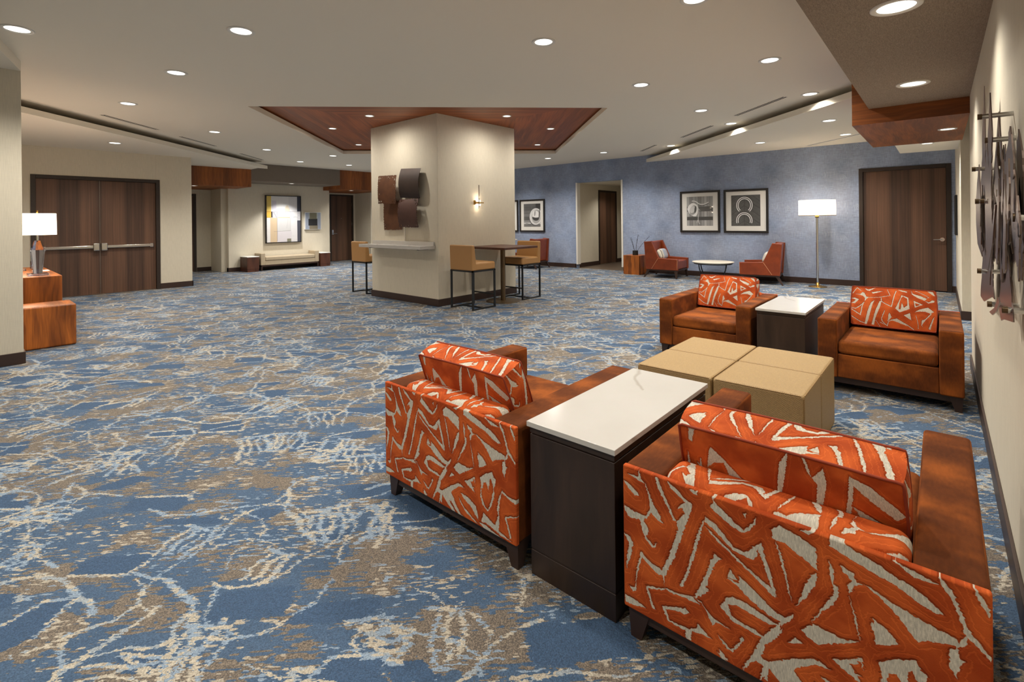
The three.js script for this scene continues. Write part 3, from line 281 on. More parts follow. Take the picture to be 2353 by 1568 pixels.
// ---------------------------------------------------------------- the room
const H = 2.97, HS = 2.80, WX0 = -3.2, WZ1 = 0.2, BX = 11.6;
{ // carpet: weave runs at 45 degrees to the walls
  const g = slabShape([[WX0, WZ1], [5.95, WZ1], [5.95, 0.62], [8.63, 0.62], [8.63, WZ1], [BX, WZ1], [BX, -16.1], [3.3, -16.1], [3.3, -12.4], [WX0, -12.4]], -0.12, 0);
  const p = g.attributes.position, uv = g.attributes.uv; for (let i = 0; i < p.count; i++) { const x = p.getX(i), z = p.getZ(i); uv.setXY(i, (x + z) * Math.SQRT1_2 / CT, (x - z) * Math.SQRT1_2 / CT); }
  struct('floor', g, carpetMat, 'blue, taupe and cream patterned broadloom carpet', 'carpet');
}
struct('floor_corridor', bx(BX, 15.8, -0.12, -0.002, -7.78, -6.25), M.tile, 'dark brown tile floor of the corridor beyond the blue wall', 'floor');
const CF = { FL: [2.69, -7.19], FR: [6.26, -3.61], BR: [9.66, -7.03], BL: [6.09, -10.61] };
const grow = (k) => { const c = [(CF.FL[0] + CF.BR[0]) / 2, (CF.FL[1] + CF.BR[1]) / 2]; return ['FL', 'FR', 'BR', 'BL'].map((n) => [c[0] + (CF[n][0] - c[0]) * k, c[1] + (CF[n][1] - c[1]) * k]); };
struct('ceiling', slabShape([[WX0, 0.62], [BX, 0.62], [BX, -16.1], [WX0, -16.1]], H, H + 0.075, [grow(1)]), M.ceiling, 'flat off-white painted ceiling', 'ceiling');
{ const g = structGroup('ceiling_coffer', 'recessed wood-veneer ceiling panel around the top of the column', 'ceiling');
  const q = grow(1.03), c = [(q[0][0] + q[2][0]) / 2, (q[0][1] + q[2][1]) / 2];
  for (let k = 0; k < 4; k++) { const s = slabShape([q[k], q[(k + 1) % 4], c], H + 0.1, H + 0.125), p = s.attributes.position, uv = s.attributes.uv, a = [q[(k + 1) % 4][0] - q[k][0], q[(k + 1) % 4][1] - q[k][1]], l = Math.hypot(...a);
    for (let i = 0; i < p.count; i++) { const x = p.getX(i), z = p.getZ(i); uv.setXY(i, (-x * a[1] + z * a[0]) / l, (x * a[0] + z * a[1]) / l); }
    mesh('wood_panel', s, M.cofferWood, g); }
  const o = grow(1.03), i = grow(1); mesh('coffer_rim', slabShape(i, H + 0.0, H + 0.0755, [grow(0.9985)]), M.ceiling, g);
  mesh('coffer_backing', slabShape(grow(1.06), H + 0.125, H + 0.16), M.ceiling, g);
  for (let k = 0; k < 4; k++) { const a = o[k], b = o[(k + 1) % 4], n = grow(1.06); mesh('coffer_side', slabShape([a, b, n[(k + 1) % 4], n[k]], H + 0.075, H + 0.125), M.ceiling, g); }
}
// floating lower ceilings with a shadow gap above
struct('ceiling_left', slabShape([[-1.42, -6.93], [5.52, -13.45], [5.28, -13.45], [5.28, -13.9], [3.44, -13.9], [3.44, -12.3], [WX0, -12.3], [WX0, -6.93]], HS, HS + 0.08), M.ceiling, 'floating lower ceiling panel above the double doors', 'ceiling');
struct('ceiling_right', slabShape([[BX, -5.605], [7.065, -0.652], [7.86, -0.652], [7.86, 0.2], [BX, 0.2]], HS, HS + 0.08), M.ceiling, 'floating lower ceiling panel along the blue wall', 'ceiling');
struct('ceiling_entry', slabShape([[0.45, -6.78], [0.28, -6.1], [-0.3, -4], [WX0, -4], [WX0, -6.78]], 2.87, H), M.ceiling, 'small dropped ceiling beside the near beige wall', 'ceiling');
struct('ceiling_soffit', bx(WX0, 5.85, 2.395, H, -0.515, WZ1, 0, true), M.soffitFabric, 'taupe fabric-covered soffit along the wall with the metal sculpture', 'soffit');
{ const g = structGroup('trim_1', 'teak veneer soffit box at the end of the fabric soffit', 'soffit'); mesh('wood_face', bx(5.85, 7.86, 2.25, H, -0.65, WZ1, 0, true), M.soffitWood, g); }
struct('ceiling_bulkhead', bx(8.2, 9.89, 2.35, HS, -0.475, WZ1), M.ceiling, 'small painted bulkhead over the wide wooden door', 'soffit');
struct('trim_2', bx(3.44, 5.28, 2.33, HS, -15.9, -13.9), M.soffitWood, 'wood veneer soffit over the alcove beside the double doors', 'soffit');
struct('trim_3', bx(7.86, 9.75, 2.385, H, -15.95, -13.9), M.soffitWood, 'wood veneer soffit over the guest room door alcove', 'soffit');
struct('ceiling_fascia', bx(5.28, 7.86, 2.5, H, -14.94, -13.9), M.darkSoffit, 'dark taupe soffit above the upholstered bench', 'soffit');
// walls
const W = 0.14;
struct('wall_right', bx(WX0, 5.95, 0, H, WZ1, WZ1 + W, 0.004), M.wall, 'beige fabric wall carrying the metal sculpture', 'wall');
struct('wall_recess', [bx(5.95, 8.63, 0, H, 0.62, 0.7), bx(5.95, 6.03, 0, H, WZ1 + W, 0.62)], M.wall, 'beige recess between the beige walls', 'wall');
struct('wall_pier', bx(8.63, BX, 0, HS, WZ1, 0.62, 0.004), M.wall, 'beige pier beside the wide wooden door', 'wall');
{ const z0 = -7.74, z1 = -6.285, T = 2.4; struct('wall_blue', [bx(BX, BX + W, 0, H, -16.1, z0), bx(BX, BX + W, T, H, z0, z1), bx(BX, BX + W, 0, H, z1, -1.13), bx(BX, BX + W, 2.225, H, -1.13, 0.086), bx(BX, BX + W, 0, H, 0.086, 0.7)], M.blueWall, 'blue grey wallpapered wall with scribbled pale lines', 'wall'); }
struct('wall_corridor', [bx(BX + W, 15.8, 0, 2.4, -7.9, -7.78), bx(BX + W, 15.8, 0, 2.4, -6.25, -6.1), bx(15.7, 15.8, 0, 2.4, -7.78, -6.25), bx(BX + W, 15.8, 2.4, 2.5, -7.9, -6.1)], M.wall, 'beige corridor walls beyond the opening in the blue wall', 'wall');
struct('trim_4', [bx(BX - 0.012, BX + W + 0.01, 0.1, 2.4, -7.745, -7.70), bx(BX - 0.012, BX + W + 0.01, 0.1, 2.4, -6.325, -6.28)], M.trimWhite, 'pale corner trims of the corridor opening', 'trim');
struct('wall_back', [bx(5.06, 8.06, 0, H, -15.08, -14.94, 0.004), bx(9.6, BX, 0, H, -15.08, -14.94, 0.004)], M.wall, 'beige wall with the framed abstract painting', 'wall');
struct('wall_alcove', [bx(3.3, 5.06, 0, HS, -16.04, -15.9), bx(4.92, 5.06, 0, HS, -15.9, -15.08), bx(8.06, 9.6, 2.33, H, -16.09, -15.95), bx(8.06, 8.62, 0, 2.33, -16.09, -15.95), bx(9.52, 9.74, 0, 2.33, -16.09, -15.95), bx(9.6, 9.74, 0, H, -15.95, -15.08), bx(7.92, 8.06, 0, H, -15.95, -15.08), bx(3.3, 3.44, 0, HS, -15.9, -12.44)], M.wall, 'taupe alcove walls around the guest room doors', 'wall');
struct('wall_doors', [bx(WX0, 0.985, 0, H, -12.44, -12.3), bx(0.985, 2.795, 2.225, H, -12.44, -12.3), bx(2.795, 3.44, 0, H, -12.44, -12.3, 0.004)], M.wall, 'beige wall around the double doors', 'wall');
struct('wall_left', bx(WX0, 0.45, 0, 2.97, -6.93, -6.78, 0.004), M.wall, 'near beige wall end beside the wooden block', 'wall');
struct('wall_rear', bx(WX0 - 0.14, WX0, 0, H, -12.44, WZ1 + W), M.wall, 'beige wall behind the photographer', 'wall');
{ const c = structGroup('wall_column', 'square beige column with dark base in the middle of the carpet', 'column', [0, 0, 0]);
  mesh('column_shaft', bx(5.06, 6.93, 0, H + 0.1, -7.85, -5.99, 0.004), M.wall, c);
  mesh('base_moulding', bx(5.045, 6.945, 0, 0.115, -7.865, -5.975, 0.004), M.base, c); }
// baseboards
const bb = (n, l, ...g) => struct('baseboard_' + n, g, M.base, l, 'baseboard');
bb('right', 'dark baseboard under the metal sculpture wall', bx(WX0, 5.965, 0, 0.115, WZ1 - 0.013, WZ1, 0.003)); bb('pier', 'dark baseboard of the beige pier', bx(8.617, BX, 0, 0.115, WZ1 - 0.013, WZ1), bx(8.617, 8.63, 0, 0.115, WZ1, 0.62));
bb('blue', 'dark baseboard along the blue wall', bx(BX - 0.013, BX, 0, 0.115, -14.94, -7.745), bx(BX - 0.013, BX, 0, 0.115, -6.28, -1.19), bx(BX - 0.013, BX, 0, 0.115, 0.146, 0.187));
bb('corridor', 'dark baseboard inside the corridor', bx(BX - 0.013, 12.85, 0, 0.115, -7.78, -7.765), bx(13.95, 15.7, 0, 0.115, -7.78, -7.765), bx(BX - 0.013, 15.7, 0, 0.115, -6.265, -6.25));
bb('back', 'dark baseboard under the abstract painting', bx(5.047, 8.073, 0, 0.115, -14.94, -14.927), bx(9.587, BX - 0.013, 0, 0.115, -14.94, -14.927));
bb('alcove', 'dark baseboard of the alcove walls', bx(4.56, 5.06, 0, 0.115, -15.9, -15.887), bx(5.06, 5.073, 0, 0.115, -15.887, -14.94), bx(8.06, 8.073, 0, 0.115, -15.95, -14.94), bx(9.587, 9.6, 0, 0.115, -15.95, -14.94), bx(3.44, 3.453, 0, 0.115, -15.9, -12.287));
bb('doors', 'dark baseboard beside the double doors', bx(WX0, 0.92, 0, 0.115, -12.3, -12.287), bx(2.86, 3.453, 0, 0.115, -12.3, -12.287));
bb('left', 'dark baseboard of the near beige wall', bx(WX0, 0.464, 0, 0.115, -6.78, -6.766, 0.003), bx(0.45, 0.464, 0, 0.115, -6.93, -6.78));
// doors
{ const d = structGroup('door_1', 'dark wood double doors with chrome push bars', 'door', [0, 0, -12.3]);
  mesh('door_frame', [bx(0.922, 0.99, 0, 2.28, -0.1, 0.02, 0.004), bx(2.79, 2.858, 0, 2.28, -0.1, 0.02, 0.004), bx(0.99, 2.79, 2.215, 2.28, -0.1, 0.02, 0.004)], M.frame, d);
  for (const s of [-1, 1]) {
    const cx = 1.89, x0 = s < 0 ? 0.992 : cx + 0.004, x1 = s < 0 ? cx - 0.004 : 2.788, leaf = mesh('door_leaf', bx(x0, x1, 0.012, 2.213, -0.075, -0.03, 0.003), M.door, d);
    const e = s < 0 ? cx - 0.06 : cx + 0.06, f = s < 0 ? 1.09 : 2.71;
    mesh('push_bar', [bx(Math.min(e, f), Math.max(e, f), 0.9, 0.955, -0.02, 0.028, 0.01), bx(f - 0.03, f + 0.03, 0.885, 0.965, -0.03, 0.02, 0.01)], M.chrome, leaf);
    mesh('latch_box', bx(e - 0.055, e + 0.045, 0.85, 1.0, -0.03, 0.05, 0.018, false, 3), M.chrome, leaf);
  }
  mesh('threshold', bx(0.99, 2.79, 0, 0.011, -0.1, 0.0), M.steel, d); mesh('leaf_gap', bx(1.887, 1.893, 0.012, 2.213, -0.07, -0.035), M.steel, d); }
{ const d = structGroup('door_2', 'wide dark wood door in the blue wall', 'door', [BX, 0, 0]);
  mesh('door_frame', [bx(-0.02, 0.1, 0, 2.285, -1.19, -1.125, 0.004), bx(-0.02, 0.1, 0, 2.285, 0.081, 0.146, 0.004), bx(-0.02, 0.1, 2.22, 2.285, -1.125, 0.081, 0.004)], M.frame, d);
  const leaf = mesh('door_leaf', bx(0.03, 0.075, 0.01, 2.218, -1.122, 0.078, 0.003), M.door, d);
  const rose = cyl(0.034, 0.034, 0.012, 0, 0, 0, 24); rose.rotateZ(Math.PI / 2); rose.translate(0.03, 0.935, 0.02);
  mesh('lever_handle', [rose, bar([0.02, 0.935, 0.02], [-0.03, 0.935, 0.02], 0.011), bar([-0.03, 0.935, 0.024], [-0.028, 0.93, -0.1], 0.01)], M.chrome, leaf); }
{ const d = structGroup('door_3', 'dark wood guest room door in the right alcove', 'door', [0, 0, -15.95]);
  mesh('door_frame', [bx(8.62, 8.67, 0, 2.33, -0.1, 0.02), bx(9.47, 9.52, 0, 2.33, -0.1, 0.02), bx(8.67, 9.47, 2.28, 2.33, -0.1, 0.02)], M.frame, d);
  const leaf = mesh('door_leaf', bx(8.672, 9.468, 0.01, 2.278, -0.07, -0.025), M.door, d);
  mesh('lock_plate', [bx(8.70, 8.76, 0.93, 1.1, -0.025, 0.0, 0.006), bar([8.73, 0.97, 0], [8.73, 0.97, 0.05], 0.01), bar([8.72, 0.97, 0.045], [8.86, 0.965, 0.045], 0.009)], M.chrome, leaf);
  for (const y of [0.6, 1.25, 1.95]) mesh('hinge', bx(9.455, 9.475, y, y + 0.1, -0.03, 0.005), M.chrome, leaf);
  mesh('peephole', place(cyl(0.01, 0.01, 0.01, 0, 0, 0, 12).rotateX(Math.PI / 2), 9.06, 1.5, -0.022), M.chrome, leaf); }
{ const d = structGroup('door_4', 'very dark door inside the corridor', 'door', [0, 0, -7.78]);
  mesh('door_frame', [bx(12.85, 12.91, 0, 2.25, -0.01, 0.02), bx(13.88, 13.94, 0, 2.25, -0.01, 0.02), bx(12.91, 13.88, 2.19, 2.25, -0.01, 0.02)], M.frame, d); mesh('door_leaf', bx(12.912, 13.878, 0.01, 2.188, 0.0, 0.012), M.door, d); }
{ const d = structGroup('door_5', 'dark wood door in the left alcove, mostly hidden by the corner', 'door', [0, 0, -15.9]);
  mesh('door_frame', [bx(4.48, 4.55, 0, 2.2, -0.01, 0.02), bx(3.52, 3.59, 0, 2.2, -0.01, 0.02), bx(3.59, 4.48, 2.13, 2.2, -0.01, 0.02)], M.frame, d); const leaf = mesh('door_leaf', bx(3.592, 4.478, 0.01, 2.128, 0.0, 0.012), M.door, d); mesh('lock_plate', bx(4.38, 4.44, 0.95, 1.1, 0.012, 0.03, 0.005), M.chrome, leaf); }

// ---------------------------------------------------------------- ceiling lights and air slots
const ringGeo = lathe([[0.078, 0.004], [0.08, -0.006], [0.1, -0.009], [0.107, -0.005], [0.107, 0.0]], 40), lensGeo = flat(new THREE.CircleGeometry(0.079, 36)).rotateX(Math.PI / 2).translate(0, -0.003, 0);
const ringSmall = place(ringGeo.clone().scale(0.72, 1, 0.72), 0, 0, 0), lensSmall = lensGeo.clone().scale(0.72, 1, 0.72);
function downlight(x, z, y, I, label, group, small, angle = MAIN_ANGLE, pen = 0.55, col = WARM) {
  const t = thing('recessed_downlight', label, 'downlight', [x, y, z], 0, group);
  mesh('trim_ring', small ? ringSmall : ringGeo, M.trimWhite, t); mesh('light_lens', small ? lensSmall : lensGeo, M.lens, t);
  const s = new THREE.SpotLight(col, I, 0, angle, pen, 2); s.name = 'downlight_beam'; s.position.set(0, -0.02, 0); s.castShadow = true; s.shadow.radius = 2.5; s.shadow.mapSize.set(1024, 1024);
  s.target.name = 'beam_target'; s.target.position.set(0, -1.5, 0); t.add(s); t.add(s.target); return t;
}
const GM = 'round recessed downlights in the main ceiling';
for (const [x, z] of [[1.607, -4.41], [1.583, -6.129], [1.552, -8.153], [3.044, -9.595], [4.556, -11.128], [6.05, -12.698], [6.072, -11.053], [7.376, -12.547], [3.538, -2.695], [5.466, -2.699], [7.383, -2.682], [10.322, -6.085], [10.243, -7.699], [5.527, -1.304], [3.608, -1.346], [0.36, -5.7], [-0.6, -2.7], [-0.6, -1.35], [10.243, -9.4], [10.243, -11.1], [8.75, -12.547], [10.2, -13.2]])  // closing entries are unseen and added for their light
  downlight(x, z, H, MAIN_LIGHT, 'unseen round downlight in the off-white ceiling, added to light the near seats', GM);
for (const [x, z] of [[1.6, -2.7], [1.7, -1.346]]) downlight(x, z, H, MAIN_LIGHT * 0.55, 'unseen round downlight in the off-white ceiling, added to light the near seats', GM);  // dimmed lamps above the view, put in for lighting along the grid
for (const [x, z] of [[10.44, -4.46], [8.745, -2.673], [7.404, -1.275]]) downlight(x, z, H, MAIN_LIGHT, 'round downlight whose beam grazes the edge of the floating ceiling panel', 'downlights along the right floating panel');
for (const [x, z] of [[8.641, -1.243], [10.299, -1.239], [10.225, -2.594]]) downlight(x, z, HS, MAIN_LIGHT, 'round downlight in the floating ceiling panel along the blue wall', 'downlights in the right floating panel');
for (const [x, z] of [[1.897, -10.966], [-0.2, -9.2]]) downlight(x, z, HS, MAIN_LIGHT * 0.8, 'round downlight in the floating ceiling panel over the double doors', 'downlights in the left floating panel');
for (const [x, z] of [[3.095, -0.158], [4.974, -0.155], [1.2, -0.155]]) downlight(x, z, 2.395, MAIN_LIGHT * 0.28, 'round downlight in the taupe fabric soffit', 'downlights in the fabric soffit');  // the one nearest the camera is out of view, added for lighting
downlight(6.75, 0.06, 2.25, MAIN_LIGHT * 0.3, 'small downlight in the teak soffit box beside the sculpture wall', null, true); downlight(8.77, -0.13, 2.35, MAIN_LIGHT * 0.4, 'small downlight in the painted bulkhead over the wide door', null, true);
for (const [x, z] of [[4.443, -6.923], [4.576, -8.336], [5.923, -9.67], [5.996, -5.339], [7.395, -5.49], [8.741, -6.861], [7.4, -8.9]]) downlight(x, z, H + 0.1, MAIN_LIGHT * 0.5, 'small downlight in the wood panel around the column', 'downlights in the wood ceiling panel', true, 89.5 * Math.PI / 180, 0.8);
downlight(4.05, -14.3, 2.33, 2.2, 'small downlight in the wood soffit of the left alcove', null, true); downlight(8.497, -14.34, 2.385, 2.2, 'small downlight in the wood soffit before the guest room door', null, true);
downlight(6.5, -14.2, 2.5, 11, 'cool white accent downlight above the abstract painting', null, true, 52 * Math.PI / 180, 0.3, COOL);
downlight(13.0, -7.0, 2.4, 3, 'downlight in the corridor ceiling', null, true);
function diffuser(a, b, y, label, group) {
  const L = Math.hypot(b[0] - a[0], b[1] - a[1]), t = thing('linear_air_diffuser', label, 'air vent', [(a[0] + b[0]) / 2, y, (a[1] + b[1]) / 2], Math.atan2(-(b[1] - a[1]), b[0] - a[0]), group);
  mesh('frame', [bx(-L / 2, L / 2, -0.003, 0.001, -0.045, -0.032), bx(-L / 2, L / 2, -0.003, 0.001, -0.006, 0.006), bx(-L / 2, L / 2, -0.003, 0.001, 0.032, 0.045)], M.ceiling, t); mesh('slot', [bx(-L / 2, L / 2, -0.0015, 0, -0.032, -0.006), bx(-L / 2, L / 2, -0.0015, 0, 0.006, 0.032)], M.gap, t);
}
for (const [a, b] of [[[1.462, -9.25], [2.314, -10.046]], [[2.784, -10.552], [3.622, -11.351]], [[4.395, -12.161], [5.245, -13.026]]]) diffuser(a, b, H, 'twin slot air diffuser beside the left floating ceiling panel', 'air slots along the left panel');
for (const [a, b] of [[[7.351, -1.559], [8.14, -2.421]], [[8.724, -2.984], [9.547, -3.86]], [[10.107, -4.382 - 0.28], [10.772, -5.182 - 0.15]]]) diffuser(a, b, H, 'twin slot air diffuser beside the right floating ceiling panel', 'air slots along the right panel');
{ const a = [10.42, -1.05], b = [11.35, -2.01], L = Math.hypot(b[0] - a[0], b[1] - a[1]), t = thing('linear_slot', 'thin pale slot line in the floating panel near the blue wall', 'air vent', [(a[0] + b[0]) / 2, HS, (a[1] + b[1]) / 2], Math.atan2(-(b[1] - a[1]), b[0] - a[0]));
  for (const o of [-0.03, 0.02]) mesh('slot_edge', bx(-L / 2, L / 2, -0.004, 0, o, o + 0.012), M.white, t); mesh('slot', bx(-L / 2, L / 2, -0.0015, 0, -0.018, 0.02), M.darkSoffit, t); }

// ---------------------------------------------------------------- the lounge group in front
function armchair(label, x, z, turn) {   // front towards local +z
  const w = 0.855, d = 0.96, h = 0.56, aw = 0.13, t = thing('lounge_armchair', label, 'armchair', [x, 0, z], turn, 'square velvet armchairs around the ottomans');
  for (const s of [-1, 1]) mesh('arm', bx(s < 0 ? -w / 2 : w / 2 - aw, s < 0 ? -w / 2 + aw : w / 2, 0.108, h, -d / 2 + 0.014, d / 2, 0.014, false, 3), M.velvet, t);
  mesh('seat_base', bx(-w / 2 + aw, w / 2 - aw, 0.112, 0.292, -d / 2 + 0.1, d / 2 - 0.012, 0.008), M.velvet, t);
  const c = new RoundedBoxGeometry(w - 2 * aw - 0.006, 0.105, d - 0.16, 6, 0.03); { const p = c.attributes.position; for (let i = 0; i < p.count; i++) { const X = p.getX(i) / 0.3, Z = p.getZ(i) / 0.4; if (p.getY(i) > 0) p.setY(i, p.getY(i) + 0.012 * (1 - X * X) * (1 - Z * Z)); } c.computeVertexNormals(); }
  c.translate(0, 0.345, 0.073); mesh('seat_cushion', uvm(c), M.velvet, t);
  const pg = bx(-w / 2, w / 2, 0.105, h, -d / 2, -d / 2 + 0.02, 0.006, false, 2), p = pg.attributes.position, uv = pg.attributes.uv;
  for (let i = 0; i < p.count; i++) uv.setXY(i, 0.5 - p.getX(i) / w, (p.getY(i) - 0.105) / (h - 0.105)); mesh('back_panel', pg, M.print, t);
  const rg = bx(-w / 2 + aw + 0.002, w / 2 - aw - 0.002, 0.2, h + 0.018, -d / 2 + 0.012, -d / 2 + 0.14, 0.035, false, 5), rp = rg.attributes.position, ru = rg.attributes.uv;
  for (let i = 0; i < rp.count; i++) ru.setXY(i, 0.5 - rp.getX(i) / w, 0.92 - (rp.getZ(i) + d / 2) * 2.2); mesh('back_cushion', rg, M.print, t);
  mesh('base_rail', bx(-w / 2 + 0.03, w / 2 - 0.03, 0.062, 0.108, -d / 2 + 0.025, d / 2 - 0.05), M.darkLeg, t);
  for (const sx of [-1, 1]) for (const sz of [-1, 1]) mesh('leg', taper(sx * (w / 2 - 0.03), sz * (d / 2 - (sz > 0 ? 0.055 : 0.04)), 0.035, 0.035, 0, sx * (w / 2 - 0.045), sz * (d / 2 - (sz > 0 ? 0.07 : 0.055)), 0.075, 0.075, 0.108), M.darkLeg, t);
  return t;
}
function pillow(label, x, z, turn, tilt, y = 0.565, off = -0.27) {   // boxed lumbar pillow leaning on the chair back
  const w = 0.585, h = 0.345, th = 0.135, t = thing('lumbar_pillow', label, 'pillow', [x, 0, z], turn, 'patterned lumbar pillows');
  const g = flat(new THREE.BoxGeometry(w, h, th, 22, 14, 6)), p = g.attributes.position, n0 = g.attributes.normal;
  const pos = (X, Y, Z) => { const a = X / (w / 2), b = Y / (h / 2), c = Z / (th / 2), bulge = 1 + 0.3 * (1 - a * a) * (1 - b * b); return [X * (1 - 0.03 * b * b - 0.02 * c * c), Y * (1 - 0.05 * (1 - a * a) * 0 - 0.03 * a * a - 0.02 * c * c) , Z * bulge * (1 - 0.12 * Math.max(a * a, b * b))]; };
  const V = { f: [[], []], b: [[], []], s: [[], []] };
  for (let i = 0; i < p.count; i++) { const X = p.getX(i), Y = p.getY(i), Z = p.getZ(i), nz = n0.getZ(i), k = nz > 0.5 ? 'f' : nz < -0.5 ? 'b' : 's'; V[k][0].push(...pos(X, Y, Z)); V[k][1].push(k === 'f' ? 0.5 + X / w : k === 'b' ? 0.5 - X / w : 0.5 + X / 0.855 + (Math.abs(n0.getX(i)) > 0.5 ? Z / 0.855 : 0), k === 's' ? (Math.abs(n0.getY(i)) > 0.5 ? 0.62 + Z / 0.452 : 0.5 + Y / 0.452) : 0.5 + Y / h); }
  const mk = (k) => { const q = new THREE.BufferGeometry(); q.setAttribute('position', new THREE.Float32BufferAttribute(V[k][0], 3)); q.setAttribute('uv', new THREE.Float32BufferAttribute(V[k][1], 2)); q.computeVertexNormals(); const c = toCreasedNormals(q, 0.7); c.rotateX(-tilt); c.translate(0, y, off); return c; };
  mesh('front_face', mk('f'), M.pillowFront, t); mesh('back_face', mk('b'), M.pillowBack, t); mesh('gusset', mk('s'), M.print, t);
  for (const s of [-1, 1]) { const pts = []; const N = 14; for (let k = 0; k < N; k++) pts.push(pos(-w / 2 + w * k / N, h / 2, s * th / 2)); for (let k = 0; k < N; k++) pts.push(pos(w / 2, h / 2 - h * k / N, s * th / 2)); for (let k = 0; k < N; k++) pts.push(pos(w / 2 - w * k / N, -h / 2, s * th / 2)); for (let k = 0; k < N; k++) pts.push(pos(-w / 2, -h / 2 + h * k / N, s * th / 2)); const q = sweep(pts, 0.004, 120, true, 6); q.rotateX(-tilt); q.translate(0, y, off); mesh('piping', q, M.piping, t); }
}
const R = Math.PI / 2;
const chairs = [['brown velvet armchair with orange patterned back, left of the long white-topped table', 1.885, -1.652, R], ['brown velvet armchair with orange patterned back, between the long table and the sculpture wall', 1.9, -0.352, R], ['rust brown velvet armchair facing the ottomans, beside the sculpture wall', 4.98, -0.313, -R], ['rust brown velvet armchair facing the ottomans, farthest from the sculpture wall', 5.13, -1.70, -R]];
for (const [l, x, z, t] of chairs) armchair(l, x, z, t);
pillow('orange and white pillow, seen from behind, in the armchair left of the long table', 1.885, -1.652, R, 0.36); pillow('orange and white pillow, seen from behind, in the armchair nearest the sculpture wall', 1.9, -0.352, R, 0.36);
pillow('orange and white pillow in the facing armchair beside the sculpture wall', 4.98, -0.313, -R, 0.3); pillow('orange and white pillow in the facing armchair away from the sculpture wall', 5.13, -1.70, -R, 0.3);
function drinkTable(label, x0, x1, z0, z1, h) {
  const t = thing('side_table', label, 'side table', [(x0 + x1) / 2, 0, (z0 + z1) / 2], 0, 'white-topped dark wood side tables'), w = (x1 - x0) / 2, d = (z1 - z0) / 2;
  mesh('table_top', bx(-w, w, h - 0.02, h, -d, d, 0.002), M.marble, t);
  mesh('cabinet', bx(-w + 0.012, w - 0.012, 0.1, h - 0.05, -d + 0.008, d - 0.008, 0.002), M.espresso, t); mesh('recessed_groove', [bx(-w + 0.018, w - 0.018, h - 0.05, h - 0.044, -d + 0.014, d - 0.014), bx(-w + 0.015, w - 0.015, 0.094, 0.1, -d + 0.011, d - 0.011)], M.espresso, t); mesh('top_rail', bx(-w + 0.012, w - 0.012, h - 0.044, h - 0.02, -d + 0.008, d - 0.008), M.espresso, t);
  mesh('plinth', bx(-w + 0.012, w - 0.012, 0, 0.094, -d + 0.008, d - 0.008, 0.002), M.espresso, t);
}
drinkTable('dark wood side table with veined white top between the two patterned-back armchairs', 1.438, 2.302, -1.197, -0.818, 0.585); drinkTable('dark wood side table with white top between the two facing armchairs', 4.5, 5.36, -1.195, -0.82, 0.585);
{ const s = 0.47, h = 0.43, g = new RoundedBoxGeometry(s - 0.006, h, s - 0.006, 5, 0.016).translate(0, h / 2, 0), geo = uvm(g);
  const ring = (y, r) => { const k = s / 2 - 0.006, e = s / 2 - 0.02; return [bar([-e, y, -k], [e, y, -k], r, 6), bar([-e, y, k], [e, y, k], r, 6), bar([-k, y, -e], [-k, y, e], r, 6), bar([k, y, -e], [k, y, e], r, 6)]; };
  const post = (sx, sz) => bar([sx * (s / 2 - 0.0085), 0.02, sz * (s / 2 - 0.0085)], [sx * (s / 2 - 0.0085), h - 0.02, sz * (s / 2 - 0.0085)], 0.003, 6);
  [[2.875 + s / 2, -1.47 + s / 2, 'touching the long table side, away from the sculpture wall'], [2.875 + s / 2, -1.0 + s / 2, 'touching the long table side, nearer the sculpture wall'], [2.875 + 1.5 * s, -1.47 + s / 2, 'towards the facing armchairs, away from the sculpture wall'], [2.875 + 1.5 * s, -1.0 + s / 2, 'towards the facing armchairs, nearer the sculpture wall']].forEach(([x, z, l]) => {
    const t = thing('cube_ottoman', 'tan woven vinyl cube ottoman, ' + l, 'ottoman', [x, 0, z], 0, 'block of four cube ottomans');
    mesh('cube_body', geo, M.vinyl, t); mesh('welt', ring(h - 0.006, 0.003), M.vinylSeam, t); mesh('corner_seam', [[-1, -1], [-1, 1], [1, -1], [1, 1]].map(([a, b]) => post(a, b)), M.vinylSeam, t);
  }); }

// ---------------------------------------------------------------- metal sculpture on the right wall
{ const t = thing('metal_wall_sculpture', 'layered jagged metal blade sculpture on steel standoffs on the beige wall', 'sculpture');
  for (const [z, ...c] of BLADES) { const s = new THREE.Shape(); for (let k = 0; k < c.length; k += 2) { k ? s.lineTo(c[k], c[k + 1]) : s.moveTo(c[k], c[k + 1]); } const g = new THREE.ExtrudeGeometry(s, { depth: 0.003, bevelEnabled: false }); g.translate(0, 0, z); mesh('blade', uvm(g), M.blade, t); }
  for (const [x, y, z] of STANDOFFS) { const m = mesh('standoff', bar([x, y, z - 0.012], [x, y, 0.2], 0.009, 16), M.chrome, t); mesh('standoff_cap', bar([x, y, z - 0.014], [x, y, z - 0.002], 0.0105, 16), M.bronze, m); } }

